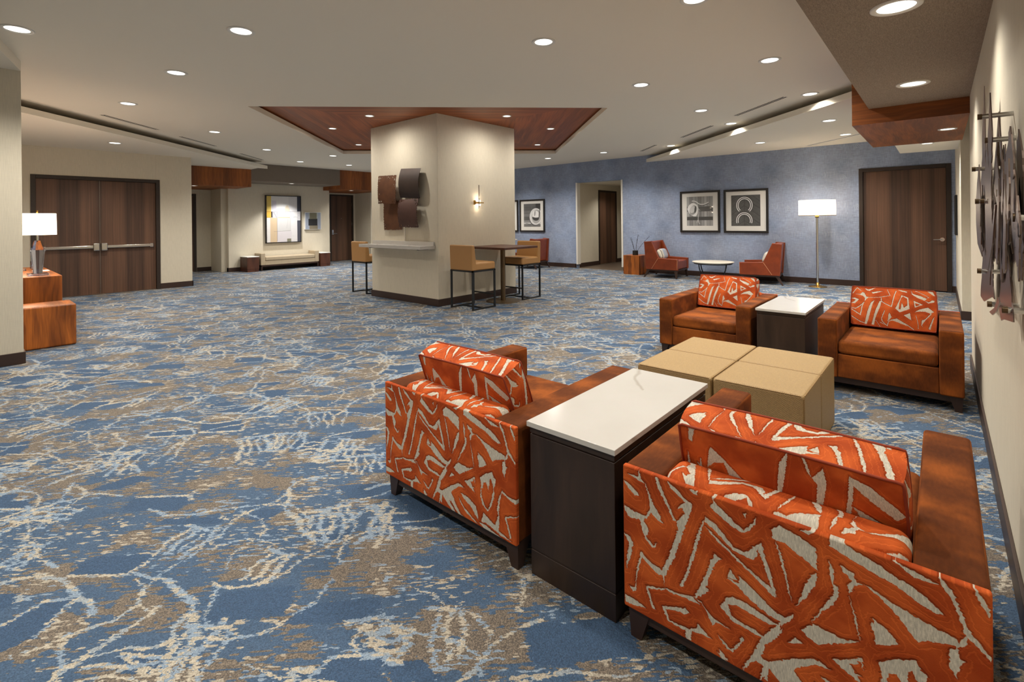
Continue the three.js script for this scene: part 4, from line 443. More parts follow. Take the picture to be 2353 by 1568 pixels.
// ---------------------------------------------------------------- around the column
{ const t = thing('wall_shelf', 'white stone drink ledge with backsplash on the column', 'shelf', [5.06, 0, -6.935]);
  mesh('ledge', bx(-0.3, 0, 0.912, 0.966, -0.865, 0.875, 0.004), M.marble, t); mesh('backsplash', bx(-0.03, 0, 0.966, 1.025, -0.845, 0.865, 0.003), M.marble, t); mesh('bracket', bx(-0.2, 0, 0.895, 0.912, 0.66, 0.7), M.black, t); mesh('bracket', bx(-0.2, 0, 0.895, 0.912, -0.7, -0.66), M.black, t); }
{ const t = thing('metal_wall_art', 'four curved rusty metal plates with ragged punched edges on the column', 'wall art', [5.06, 0, 0]);
  function plate(z0, z1, y0, y1, off, bend, tilt, holes, mat, seed) {   // a bowed sheet, its punched holes and ragged rim cut from a fine grid
    seedState = seed; const N = 54, cut = new Set(), zc = (z0 + z1) / 2, yc = (y0 + y1) / 2, key = (i, j) => i * 100 + j;
    if (holes) { for (let k = 0; k < N; k++) for (const [i, j] of [[k, 0], [k, N - 1], [0, k], [N - 1, k]]) if (rnd() < 0.42) cut.add(key(i, j)); for (let k = 0; k < holes; k++) { const e = Math.floor(rr(2, 5)), u = Math.floor(rnd() < 0.6 ? (rnd() < 0.5 ? rr(3, 10) : rr(N - 11, N - 4)) : rr(3, N - 4)), s = Math.floor(rr(0, 4)), i = s === 0 ? e : s === 1 ? N - 2 - e : u, j = s === 2 ? e : s === 3 ? N - 2 - e : u; cut.add(key(i, j)); if (rnd() < 0.75) cut.add(key(i + 1, j)); if (rnd() < 0.5) cut.add(key(i, j + 1)); } }
    const has = (i, j) => i >= 0 && j >= 0 && i < N && j < N && !cut.has(key(i, j)), v = [];
    const P = (i, j, c) => { const a = (i / N - 0.5) * (z1 - z0), b = (j / N - 0.5) * (y1 - y0), ct = Math.cos(tilt), st = Math.sin(tilt), q = 2 * b / (y1 - y0), bow = bend * (1 - q * q); return [-(off + bow + c), yc + a * st + b * ct, zc + a * ct - b * st + 0.4 * bow]; };
    const Q = (a, b, c, d) => v.push(...a, ...b, ...c, ...a, ...c, ...d);
    for (let i = 0; i < N; i++) for (let j = 0; j < N; j++) if (has(i, j)) { const f = 0.004; Q(P(i, j, f), P(i + 1, j, f), P(i + 1, j + 1, f), P(i, j + 1, f)); Q(P(i, j + 1, 0), P(i + 1, j + 1, 0), P(i + 1, j, 0), P(i, j, 0)); if (!has(i - 1, j)) Q(P(i, j, 0), P(i, j, f), P(i, j + 1, f), P(i, j + 1, 0)); if (!has(i + 1, j)) Q(P(i + 1, j + 1, 0), P(i + 1, j + 1, f), P(i + 1, j, f), P(i + 1, j, 0)); if (!has(i, j - 1)) Q(P(i + 1, j, 0), P(i + 1, j, f), P(i, j, f), P(i, j, 0)); if (!has(i, j + 1)) Q(P(i, j + 1, 0), P(i, j + 1, f), P(i + 1, j + 1, f), P(i + 1, j + 1, 0)); }
    const g = new THREE.BufferGeometry(); g.setAttribute('position', new THREE.Float32BufferAttribute(v, 3)); g.computeVertexNormals(); return [uvm(toCreasedNormals(g, 0.6)), mat];
  }
  for (const a of [[-7.41, -6.885, 1.21, 1.72, 0.03, 0.012, 0.01, 6, M.rust, 11], [-6.88, -6.35, 1.745, 2.235, 0.05, 0.07, -0.06, 0, M.rustDark, 12], [-6.89, -6.37, 1.255, 1.73, 0.075, 0.06, 0.0, 34, M.rustPlum, 13], [-7.455, -6.925, 1.665, 2.155, 0.11, 0.02, -0.035, 40, M.rust, 14]]) { const [g, m] = plate(...a); mesh('plate', g, m, t); }
  mesh('mounting_rod', bar([-0.02, 0.97, -6.82], [-0.02, 1.3, -6.82], 0.006), M.trimWhite, t); }
{ const t = thing('wall_sconce', 'small brass wall sconce with glass panel and glowing lamps on the column', 'wall lamp', [5.92, 0, -5.99]);
  mesh('back_plate', bx(-0.055, 0.055, 1.63, 1.7, 0, 0.015, 0.004), M.brass, t); mesh('stem', bar([-0.012, 1.555, 0.075], [-0.012, 1.965, 0.075], 0.006), M.bronze, t); mesh('cross_bar', [bx(-0.085, 0.11, 1.655, 1.672, 0.03, 0.075, 0.004), bx(-0.085, -0.07, 1.63, 1.705, 0.015, 0.06, 0.003)], M.brass, t); mesh('glass_panel', bx(0.005, 0.1, 1.56, 1.965, 0.05, 0.056), M.glass, t);
  for (const [y0, y1, py] of [[1.682, 1.712, 1.76], [1.612, 1.645, 1.57]]) { mesh('light_lens', bx(-0.06, 0.06, y0, y1, 0.02, 0.045, 0.006), M.bulb, t); const l = new THREE.PointLight(LAMP, 0.045, 0, 2); l.name = 'sconce_glow'; l.position.set(0, py, 0.08); l.castShadow = true; t.add(l); } }
function barTable(label, x, z) {
  const t = thing('bar_table', label, 'bar table', [x, 0, z]); mesh('table_top', bx(-0.42, 0.42, 0.89, 0.925, -0.42, 0.42, 0.006), M.walnut, t); mesh('under_plate', bx(-0.2, 0.2, 0.882, 0.89, -0.2, 0.2), M.black, t); mesh('post', cyl(0.041, 0.041, 0.872, 0, 0.012, 0), M.bronze, t); mesh('base_disc', lathe([[0, 0], [0.285, 0], [0.288, 0.006], [0.28, 0.013], [0.05, 0.018], [0, 0.018]], 48), M.bronze, t);
}
barTable('square dark wood bar-height table on bronze post in front of the sconce', 6.1, -5.555); barTable('square dark wood bar-height table hidden behind the column', 6.05, -8.32);
function stool(label, x, z, turn) {   // front towards local +z, back panel at -z
  const t = thing('counter_stool', label, 'bar stool', [x, 0, z], turn, 'tan leather counter stools'), k = 0.25, b = 0.0125;
  const seat = new RoundedBoxGeometry(0.5, 0.12, 0.46, 5, 0.03); { const p = seat.attributes.position; for (let i = 0; i < p.count; i++) if (p.getY(i) > 0) p.setY(i, p.getY(i) + 0.012 * (1 - (p.getX(i) / 0.25) ** 2)); seat.computeVertexNormals(); } seat.translate(0, 0.655, 0.025); mesh('seat', uvm(seat), M.tanLeather, t);
  const bk = new RoundedBoxGeometry(0.5, 0.39, 0.085, 5, 0.022); { const p = bk.attributes.position; for (let i = 0; i < p.count; i++) { const v = (p.getY(i) + 0.195) / 0.39; p.setZ(i, p.getZ(i) * (1.25 - 0.45 * v) - 0.03 * v); } bk.computeVertexNormals(); } bk.translate(0, 0.79, -0.205); mesh('backrest', uvm(bk), M.tanLeather, t);
  mesh('seat_frame', [bx(-k, k, 0.575, 0.6, -k, -k + 2 * b), bx(-k, k, 0.575, 0.6, k - 2 * b, k), bx(-k, -k + 2 * b, 0.575, 0.6, -k, k), bx(k - 2 * b, k, 0.575, 0.6, -k, k)], M.blackSteel, t);
  for (const sx of [-1, 1]) { for (const sz of [-1, 1]) mesh('leg', bx(sx * (k - b) - b, sx * (k - b) + b, 0, 0.575, sz * (k - b) - b, sz * (k - b) + b), M.blackSteel, t); mesh('floor_runner', bx(sx * (k - b) - b, sx * (k - b) + b, 0, 0.02, -k + 2 * b, k - 2 * b), M.blackSteel, t); }
  mesh('floor_runner', bx(-k + 2 * b, k - 2 * b, 0, 0.02, -0.012, 0.012), M.blackSteel, t); mesh('footrest', bx(-k + 2 * b, k - 2 * b, 0.19, 0.21, k - 2 * b, k), M.blackSteel, t);
}
stool('tan leather counter stool with its back turned, beside the bar table under the sconce', 5.38, -5.535, R); stool('tan leather counter stool beyond the bar table under the sconce, facing it', 6.605, -5.59, -R); stool('tan leather counter stool partly hidden behind the column', 5.35, -8.36, R);

// ---------------------------------------------------------------- along the blue wall
function picture(label, z0, z1, y0, y1, draw, group) {
  const t = thing('framed_photograph', label, 'picture', [BX, 0, (z0 + z1) / 2], -R, group), w = (z1 - z0) / 2, f = 0.045;
  mesh('frame', [bx(-w, w, y1 - f, y1, 0.004, 0.04, 0.003), bx(-w, w, y0, y0 + f, 0.004, 0.04, 0.003), bx(-w, -w + f, y0 + f, y1 - f, 0.004, 0.04, 0.003), bx(w - f, w, y0 + f, y1 - f, 0.004, 0.04, 0.003)], M.blackFrame, t);
  mesh('mat_board', bx(-w + f, w - f, y0 + f, y1 - f, 0.004, 0.018), M.mat, t);
  const m = 0.115, iw = w - f - m, a = y0 + f + m * 0.95, b = y1 - f - m * 0.75, g = flat(new THREE.PlaneGeometry(2 * iw, b - a)); g.translate(0, (a + b) / 2, 0.0195); mesh('print', g, std({ map: texCanvas(420, Math.round(420 * (b - a) / (2 * iw)), draw), roughness: 0.5 }), t);
  const gz = flat(new THREE.PlaneGeometry(2 * (w - f), y1 - y0 - 2 * f)); gz.translate(0, (y0 + y1) / 2, 0.024); mesh('glazing', gz, M.glass, t);
}
const grey = (v) => 'rgb(' + [v, v, v].map((q) => Math.round(Math.max(0, Math.min(255, q)))).join(',') + ')';
function planks(g, w, h, n, vertical, base, seed) { seedState = seed; for (let k = 0; k < n; k++) { const a = (vertical ? w : h) * k / n, b = (vertical ? w : h) / n, v = base + rr(-28, 28); g.fillStyle = grey(v); vertical ? g.fillRect(a, 0, b, h) : g.fillRect(0, a, w, b); for (let j = 0; j < 60; j++) { g.strokeStyle = grey(v + rr(-45, 35)); g.globalAlpha = 0.35; g.lineWidth = rr(0.5, 2.2); g.beginPath(); if (vertical) { const x = a + rnd() * b, y = rnd() * h; g.moveTo(x, y); g.lineTo(x + rr(-2, 2), y + rr(30, 140)); } else { const x = rnd() * w, y = a + rnd() * b; g.moveTo(x, y); g.lineTo(x + rr(40, 190), y + rr(-3, 3)); } g.stroke(); } g.globalAlpha = 1; g.strokeStyle = grey(28); g.lineWidth = 2.5; g.beginPath(); vertical ? (g.moveTo(a, 0), g.lineTo(a, h)) : (g.moveTo(0, a), g.lineTo(w, a)); g.stroke(); } }
const saddle = (g, w, h) => {
  planks(g, w, h, 9, true, 150, 71); g.fillStyle = grey(86); g.fillRect(0, h * 0.34, w, h * 0.17); g.fillStyle = grey(70); g.fillRect(0, h * 0.69, w, h * 0.12); for (let j = 0; j < 80; j++) { g.strokeStyle = grey(rr(50, 125)); g.lineWidth = 1; g.beginPath(); const y = h * (rnd() < 0.6 ? rr(0.34, 0.51) : rr(0.69, 0.81)), x = rnd() * w; g.moveTo(x, y); g.lineTo(x + 70, y + rr(-3, 3)); g.stroke(); }
  g.fillStyle = grey(232); g.beginPath(); g.moveTo(w * 0.02, h * 0.44); g.quadraticCurveTo(w * 0.02, h * 0.3, w * 0.2, h * 0.22); g.quadraticCurveTo(w * 0.36, h * 0.2, w * 0.42, h * 0.34); g.quadraticCurveTo(w * 0.47, h * 0.58, w * 0.34, h * 0.68); g.quadraticCurveTo(w * 0.12, h * 0.66, w * 0.02, h * 0.44); g.fill();
  g.fillStyle = grey(150); g.beginPath(); g.ellipse(w * 0.25, h * 0.46, w * 0.13, h * 0.17, 0.4, 0, 7); g.fill(); g.fillStyle = grey(205); g.beginPath(); g.ellipse(w * 0.22, h * 0.44, w * 0.09, h * 0.13, 0.4, 0, 7); g.fill(); g.fillStyle = grey(60); g.beginPath(); g.ellipse(w * 0.33, h * 0.44, w * 0.03, h * 0.12, 0.1, 0, 7); g.fill();
  g.strokeStyle = grey(225); g.lineWidth = 15; g.beginPath(); g.moveTo(w * 0.2, h * 0.15); g.quadraticCurveTo(w * 0.34, h * 0.13, w * 0.45, h * 0.24); g.quadraticCurveTo(w * 0.62, h * 0.32, w * 0.84, h * 0.2); g.stroke(); g.strokeStyle = grey(80); g.lineWidth = 10; g.beginPath(); g.moveTo(w * 0.44, h * 0.27); g.quadraticCurveTo(w * 0.62, h * 0.36, w * 0.84, h * 0.23); g.stroke();
  g.strokeStyle = grey(215); g.lineWidth = 8; g.beginPath(); g.moveTo(w * 0.4, h * 0.26); g.quadraticCurveTo(w * 0.5, h * 0.5, w * 0.44, h * 0.72); g.quadraticCurveTo(w * 0.43, h * 0.86, w * 0.5, h * 0.94); g.stroke(); g.lineWidth = 5; g.beginPath(); g.moveTo(w * 0.44, h * 0.4); g.lineTo(w * 0.52, h * 0.48); g.moveTo(w * 0.44, h * 0.78); g.lineTo(w * 0.38, h * 0.9); g.stroke(); };
const shoes = (g, w, h) => {
  g.fillStyle = grey(84); g.fillRect(0, 0, w, h); seedState = 91;
  for (let j = 0; j < 900; j++) { const x = rnd() * w, y = rnd() * h, d = (x < w * 0.46 ? -1 : 1) * 0.75; g.strokeStyle = grey(rr(25, 150)); g.globalAlpha = 0.5; g.lineWidth = rr(0.8, 2.4); g.beginPath(); g.moveTo(x, y); g.lineTo(x + 34, y + 34 * d); g.stroke(); } g.globalAlpha = 1;
  g.strokeStyle = grey(40); g.lineWidth = 4; for (let k = -2; k < 6; k++) { g.beginPath(); g.moveTo(w * 0.46, h * (0.1 + k * 0.24)); g.lineTo(0, h * (0.1 + k * 0.24) + w * 0.34); g.moveTo(w * 0.46, h * (0.1 + k * 0.24)); g.lineTo(w, h * (0.1 + k * 0.24) + w * 0.4); g.stroke(); } g.beginPath(); g.moveTo(w * 0.46, 0); g.lineTo(w * 0.46, h); g.stroke();
  for (const [cx, cy, r, a0, a1] of [[0.46, 0.33, 0.24, 0.72, 0.28], [0.45, 0.83, 0.24, 0.9, 0.1]]) for (const [lw, v] of [[52, 12], [38, 236], [18, 170], [7, 40]]) { g.strokeStyle = grey(v); g.lineWidth = lw; g.lineCap = 'butt'; g.beginPath(); g.ellipse(w * cx, h * cy, w * r, h * r * 0.98, 0, Math.PI * a0 * 1.0 + (a0 > 0.8 ? 0 : 0.02), Math.PI * (2 + a1)); g.stroke(); } };
const hat = (g, w, h) => {
  planks(g, w, h, 7, false, 122, 101); g.fillStyle = grey(60); g.fillRect(w * 0.72, 0, w * 0.28, h * 0.22); g.fillStyle = grey(200); g.fillRect(0, h * 0.82, w, h * 0.06);
  g.fillStyle = grey(40); g.beginPath(); g.ellipse(w * 0.7, h * 0.58, w * 0.37, h * 0.37, 0.25, 0, 7); g.fill(); g.fillStyle = grey(222); g.beginPath(); g.ellipse(w * 0.72, h * 0.56, w * 0.37, h * 0.365, 0.3, 0, 7); g.fill(); g.fillStyle = grey(175); g.beginPath(); g.ellipse(w * 0.76, h * 0.56, w * 0.27, h * 0.3, 0.3, 0, 7); g.fill();
  g.fillStyle = grey(70); g.beginPath(); g.ellipse(w * 0.72, h * 0.62, w * 0.2, h * 0.12, 0.1, 0, 7); g.fill(); g.fillStyle = grey(235); g.beginPath(); g.moveTo(w * 0.52, h * 0.56); g.quadraticCurveTo(w * 0.52, h * 0.3, w * 0.7, h * 0.3); g.quadraticCurveTo(w * 0.96, h * 0.32, w * 0.92, h * 0.58); g.quadraticCurveTo(w * 0.72, h * 0.64, w * 0.52, h * 0.56); g.fill(); g.fillStyle = grey(150); g.beginPath(); g.ellipse(w * 0.67, h * 0.42, w * 0.035, h * 0.12, 0.1, 0, 7); g.fill(); g.fillStyle = grey(90); g.beginPath(); g.ellipse(w * 0.93, h * 0.45, w * 0.03, h * 0.2, 0.1, 0, 7); g.fill();
  g.strokeStyle = grey(50); g.lineWidth = 6; g.beginPath(); g.moveTo(w * 0.12, h * 0.88); g.bezierCurveTo(w * 0.2, h * 0.78, w * 0.3, h * 0.98, w * 0.46, h * 0.86); g.stroke(); };
const rope = (g, w, h) => { planks(g, w, h, 8, false, 126, 131); g.strokeStyle = grey(205); g.lineWidth = 18; for (let k = 0; k < 3; k++) { g.beginPath(); g.ellipse(w * 0.55, h * 0.55, w * (0.3 - k * 0.05), h * (0.3 - k * 0.04), 0.2 * k, 0, 7); g.stroke(); } };
picture('black framed photograph of a saddle, above the rust leather chair beside the wooden cube', -4.73, -3.80, 1.03, 2.005, saddle); picture('black framed photograph of two horseshoes, near the floor lamp', -3.715, -2.79, 1.025, 1.998, shoes); picture('black framed photograph of a cowboy hat, between the column and the corridor opening', -9.81, -8.845, 1.007, 1.99, hat); picture('black framed photograph mostly hidden by the column', -10.84, -9.88, 1.007, 1.99, rope);

function clubChair(label, x, z, turn) {   // low-armed leather chair, front towards local +z
  const t = thing('leather_club_chair', label, 'armchair', [x, 0, z], turn, 'rust leather chairs along the blue wall'), w = 0.76, d = 0.78;
  mesh('seat', bx(-w / 2 + 0.075, w / 2 - 0.075, 0.2, 0.405, -d / 2 + 0.12, d / 2, 0.03, false, 4), M.rustLeather, t);
  for (const s of [-1, 1]) { const x0 = s < 0 ? -w / 2 : w / 2 - 0.08; const prof = [[d / 2, 0.2], [d / 2 + 0.004, 0.43], [-0.045, 0.45], [-d / 2 + 0.175, 0.835], [-d / 2 + 0.02, 0.82], [-d / 2 + 0.06, 0.2]];
    const sh = new THREE.Shape(prof.map(([a, b]) => new THREE.Vector2(a, b))), g = new THREE.ExtrudeGeometry(sh, { depth: 0.06, bevelEnabled: true, bevelSize: 0.01, bevelThickness: 0.01, bevelSegments: 2 }); g.rotateY(-Math.PI / 2); g.scale(-1, 1, 1); const f = flat(g), pp = f.attributes.position; for (let i = 0; i < pp.count; i += 3) { const q = [pp.getX(i + 1), pp.getY(i + 1), pp.getZ(i + 1)]; pp.setXYZ(i + 1, pp.getX(i + 2), pp.getY(i + 2), pp.getZ(i + 2)); pp.setXYZ(i + 2, ...q); } f.computeVertexNormals(); f.translate(x0 + 0.01, 0, 0); const wing = mesh('side_wing', uvm(f), M.rustLeather, t);
    const xo = s < 0 ? -w / 2 - 0.001 : w / 2 + 0.001; mesh('seam', [bar([xo, 0.45, -0.045], [xo, 0.205, -0.2], 0.004, 6), bar([xo, 0.21, d / 2 + 0.006], [xo, 0.43, d / 2 + 0.008], 0.004, 6)], M.seam, wing); }
  const b = bx(-w / 2 + 0.078, w / 2 - 0.078, 0.2, 0.83, -0.065, 0.065, 0.03, false, 4); { const p = b.attributes.position; for (let i = 0; i < p.count; i++) p.setZ(i, p.getZ(i) - d / 2 + 0.14 - (p.getY(i) - 0.2) * 0.075); b.computeVertexNormals(); } mesh('backrest', b, M.rustLeather, t);
  mesh('base_rail', bx(-w / 2 + 0.02, w / 2 - 0.02, 0.165, 0.2, -d / 2 + 0.06, d / 2 - 0.01), M.darkLeg, t);
  for (const sx of [-1, 1]) for (const sz of [-1, 1]) mesh('leg', taper(sx * (w / 2 - 0.025), sz > 0 ? d / 2 - 0.02 : -d / 2 + 0.0, 0.03, 0.03, 0, sx * (w / 2 - 0.05), sz > 0 ? d / 2 - 0.04 : -d / 2 + 0.1, 0.05, 0.06, 0.168), M.darkLeg, t);
}
clubChair('rust leather chair beside the wooden cube with the black vase', 11.03, -4.86, 0.05); clubChair('rust leather chair beside the floor lamp, back turned', 11.16, -2.80, Math.PI + 0.13); clubChair('rust leather chair under the cowboy hat photograph, back turned', 10.9, -8.82, Math.PI + 0.1);
M.stripe = std({ roughness: 0.85, map: texCanvas(256, 128, (g, w, h) => { g.fillStyle = '#9fabbd'; g.fillRect(0, 0, w, h); for (const [x, b, c] of [[0, 26, '#d8d2c4'], [26, 12, '#4a4542'], [38, 16, '#e4dfd3'], [54, 7, '#55504c'], [61, 14, '#dcd8ce'], [140, 8, '#c9a48f'], [168, 10, '#b79a8a'], [200, 8, '#5d5a58'], [208, 48, '#cfc9bd']]) { g.fillStyle = c; g.fillRect(x, 0, b, h); } }) });
function stripedPillow(label, x, y, z, turn) { const g = new THREE.SphereGeometry(1, 28, 18), p = g.attributes.position; for (let i = 0; i < p.count; i++) { const a = p.getX(i), b = p.getY(i), c = p.getZ(i), f = (q) => Math.sign(q) * Math.abs(q) ** 0.55; p.setXYZ(i, f(a) * 0.23, f(b) * 0.125, c * 0.07); } g.computeVertexNormals(); const n = flat(g), q = n.attributes.position, uv = n.attributes.uv; for (let i = 0; i < q.count; i++) uv.setXY(i, 0.5 + q.getX(i) / 0.46, 0.5 + q.getY(i) / 0.25); n.rotateX(-0.35); const m = single('striped_pillow', n, M.stripe, label, 'pillow', 'small striped pillows'); m.position.set(x, y, z); m.rotation.y = turn; }
stripedPillow('small blue striped pillow in the leather chair beside the wooden cube', 11.02, 0.535, -4.94, 0.05); stripedPillow('small blue striped pillow in the leather chair beside the floor lamp', 11.15, 0.535, -2.72, Math.PI + 0.13);
{ const t = thing('cube_side_table', 'solid teak cube table carrying the black vase', 'side table', [11.2, 0, -5.715]); mesh('cube', bx(-0.24, 0.24, 0, 0.468, -0.22, 0.22, 0.006), M.teak, t); mesh('edge_band', [bx(-0.242, -0.232, 0.002, 0.466, 0.19, 0.222), bx(-0.242, -0.2, 0.002, 0.466, 0.212, 0.222)], M.teak, t); }
{ const t = thing('vase_with_twigs', 'black cylinder vase with dark budded twigs on the teak cube', 'vase', [11.12, 0.469, -5.69]); mesh('vase', lathe([[0, 0], [0.066, 0], [0.068, 0.004], [0.068, 0.108], [0.064, 0.112], [0.058, 0.108], [0.058, 0.02], [0, 0.02]], 32), M.black, t);
  for (const [dz, dx, h] of [[-0.16, 0.05, 0.42], [-0.09, -0.03, 0.43], [0.02, 0.06, 0.39], [0.09, -0.02, 0.5], [0.36, 0.02, 0.46]]) { const pts = []; for (let k = 0; k <= 5; k++) { const q = k / 5; pts.push([dx * q + Math.sin(q * 9 + dz) * 0.004, 0.022 + (h - 0.022) * q, 0.02 * Math.sign(dz) * (1 - q) * 0.5 + dz * q * q * 0.35 + dz * q * 0.65]); } const tw = mesh('twig', sweep(pts, 0.0035, 16, false, 6), M.black, t); mesh('buds', [0.45, 0.6, 0.75, 0.9, 1].map((q) => { const i = q * 5, a = pts[Math.floor(Math.min(4, i))], b = pts[Math.min(5, Math.floor(i) + 1)], f = i - Math.floor(Math.min(4, i)); return flat(new THREE.SphereGeometry(0.007, 8, 6)).translate(a[0] + (b[0] - a[0]) * f, a[1] + (b[1] - a[1]) * f, a[2] + (b[2] - a[2]) * f); }), M.black, tw); } }
{ const t = thing('round_coffee_table', 'round cream-topped table with curved black metal legs between two leather chairs', 'coffee table', [11.05, 0, -3.79]), h = 0.402; mesh('table_top', lathe([[0, h - 0.03], [0.4, h - 0.03], [0.43, h - 0.012], [0.435, h - 0.003], [0.43, h], [0, h]], 56), std({ color: 0xe2d9c8, roughness: 0.4 }), t); mesh('rim_ring', flat(new THREE.TorusGeometry(0.385, 0.012, 8, 48)).rotateX(Math.PI / 2).translate(0, h - 0.04, 0), M.blackSteel, t);
  for (let k = 0; k < 4; k++) { const a = k * Math.PI / 2 + 0.5, g = []; const pr = [[0.385, h - 0.035], [0.375, 0.28], [0.33, 0.16], [0.26, 0.07], [0.2, 0.0]]; const q = flat(new THREE.TubeGeometry(new THREE.CatmullRomCurve3(pr.map(([r, y]) => new THREE.Vector3(r * Math.cos(a), y, r * Math.sin(a)))), 20, 0.013, 6)); mesh('leg', q, M.blackSteel, t); } mesh('lower_ring', flat(new THREE.TorusGeometry(0.2, 0.009, 8, 32)).rotateX(Math.PI / 2).translate(0, 0.012, 0), M.blackSteel, t); }
{ const t = thing('floor_lamp', 'floor lamp with wide white drum shade, clear stem and brass base beside the wide door', 'floor lamp', [11.08, 0, -1.81]);
  mesh('base', lathe([[0, 0], [0.155, 0], [0.158, 0.008], [0.15, 0.016], [0.03, 0.02], [0.03, 0.085], [0, 0.085]], 48), M.brass, t); mesh('stem', cyl(0.02, 0.02, 1.265, 0, 0.085, 0), M.chrome, t); mesh('collar', lathe([[0, 1.345], [0.034, 1.35], [0.034, 1.38], [0.015, 1.4], [0, 1.4]]), M.brass, t);
  mesh('shade', lathe([[0.311, 1.39], [0.311, 1.69]], 64), M.shade, t); mesh('diffuser', lathe([[0, 1.402], [0.31, 1.402]], 64), M.shade, t); mesh('top_diffuser', lathe([[0, 1.675], [0.31, 1.675]], 64), M.shade, t); mesh('shade_ring', flat(new THREE.TorusGeometry(0.311, 0.005, 6, 64)).rotateX(Math.PI / 2).translate(0, 1.39, 0), M.brass, t); mesh('spider', [bar([-0.311, 1.393, 0], [0.311, 1.393, 0], 0.005), bar([0, 1.393, -0.311], [0, 1.393, 0.311], 0.005)], M.brass, t);
  mesh('bulb', flat(new THREE.SphereGeometry(0.05, 20, 14)).translate(0, 1.53, 0), M.bulb, t); const l = new THREE.PointLight(LAMP, 1.5, 0, 2); l.name = 'floor_lamp_glow'; l.position.set(0, 1.53, 0); l.castShadow = true; l.shadow.radius = 3; t.add(l); }
{ const t = thing('tall_side_table', 'small white-topped table almost hidden behind the column and stool', 'side table', [10.9, 0, -9.95]); mesh('table_top', bx(-0.3, 0.3, 0.765, 0.8, -0.35, 0.35, 0.004), M.white, t); mesh('pedestal', bx(-0.22, 0.22, 0, 0.765, -0.27, 0.27, 0.004), M.espresso, t); }
{ const t = thing('wall_sign', 'small dark room sign on the beige pier', 'sign', [10.6, 0, 0.2]); mesh('sign_panel', bx(-0.3, 0.3, 1.05, 1.68, -0.03, 0, 0.003), M.black, t); }

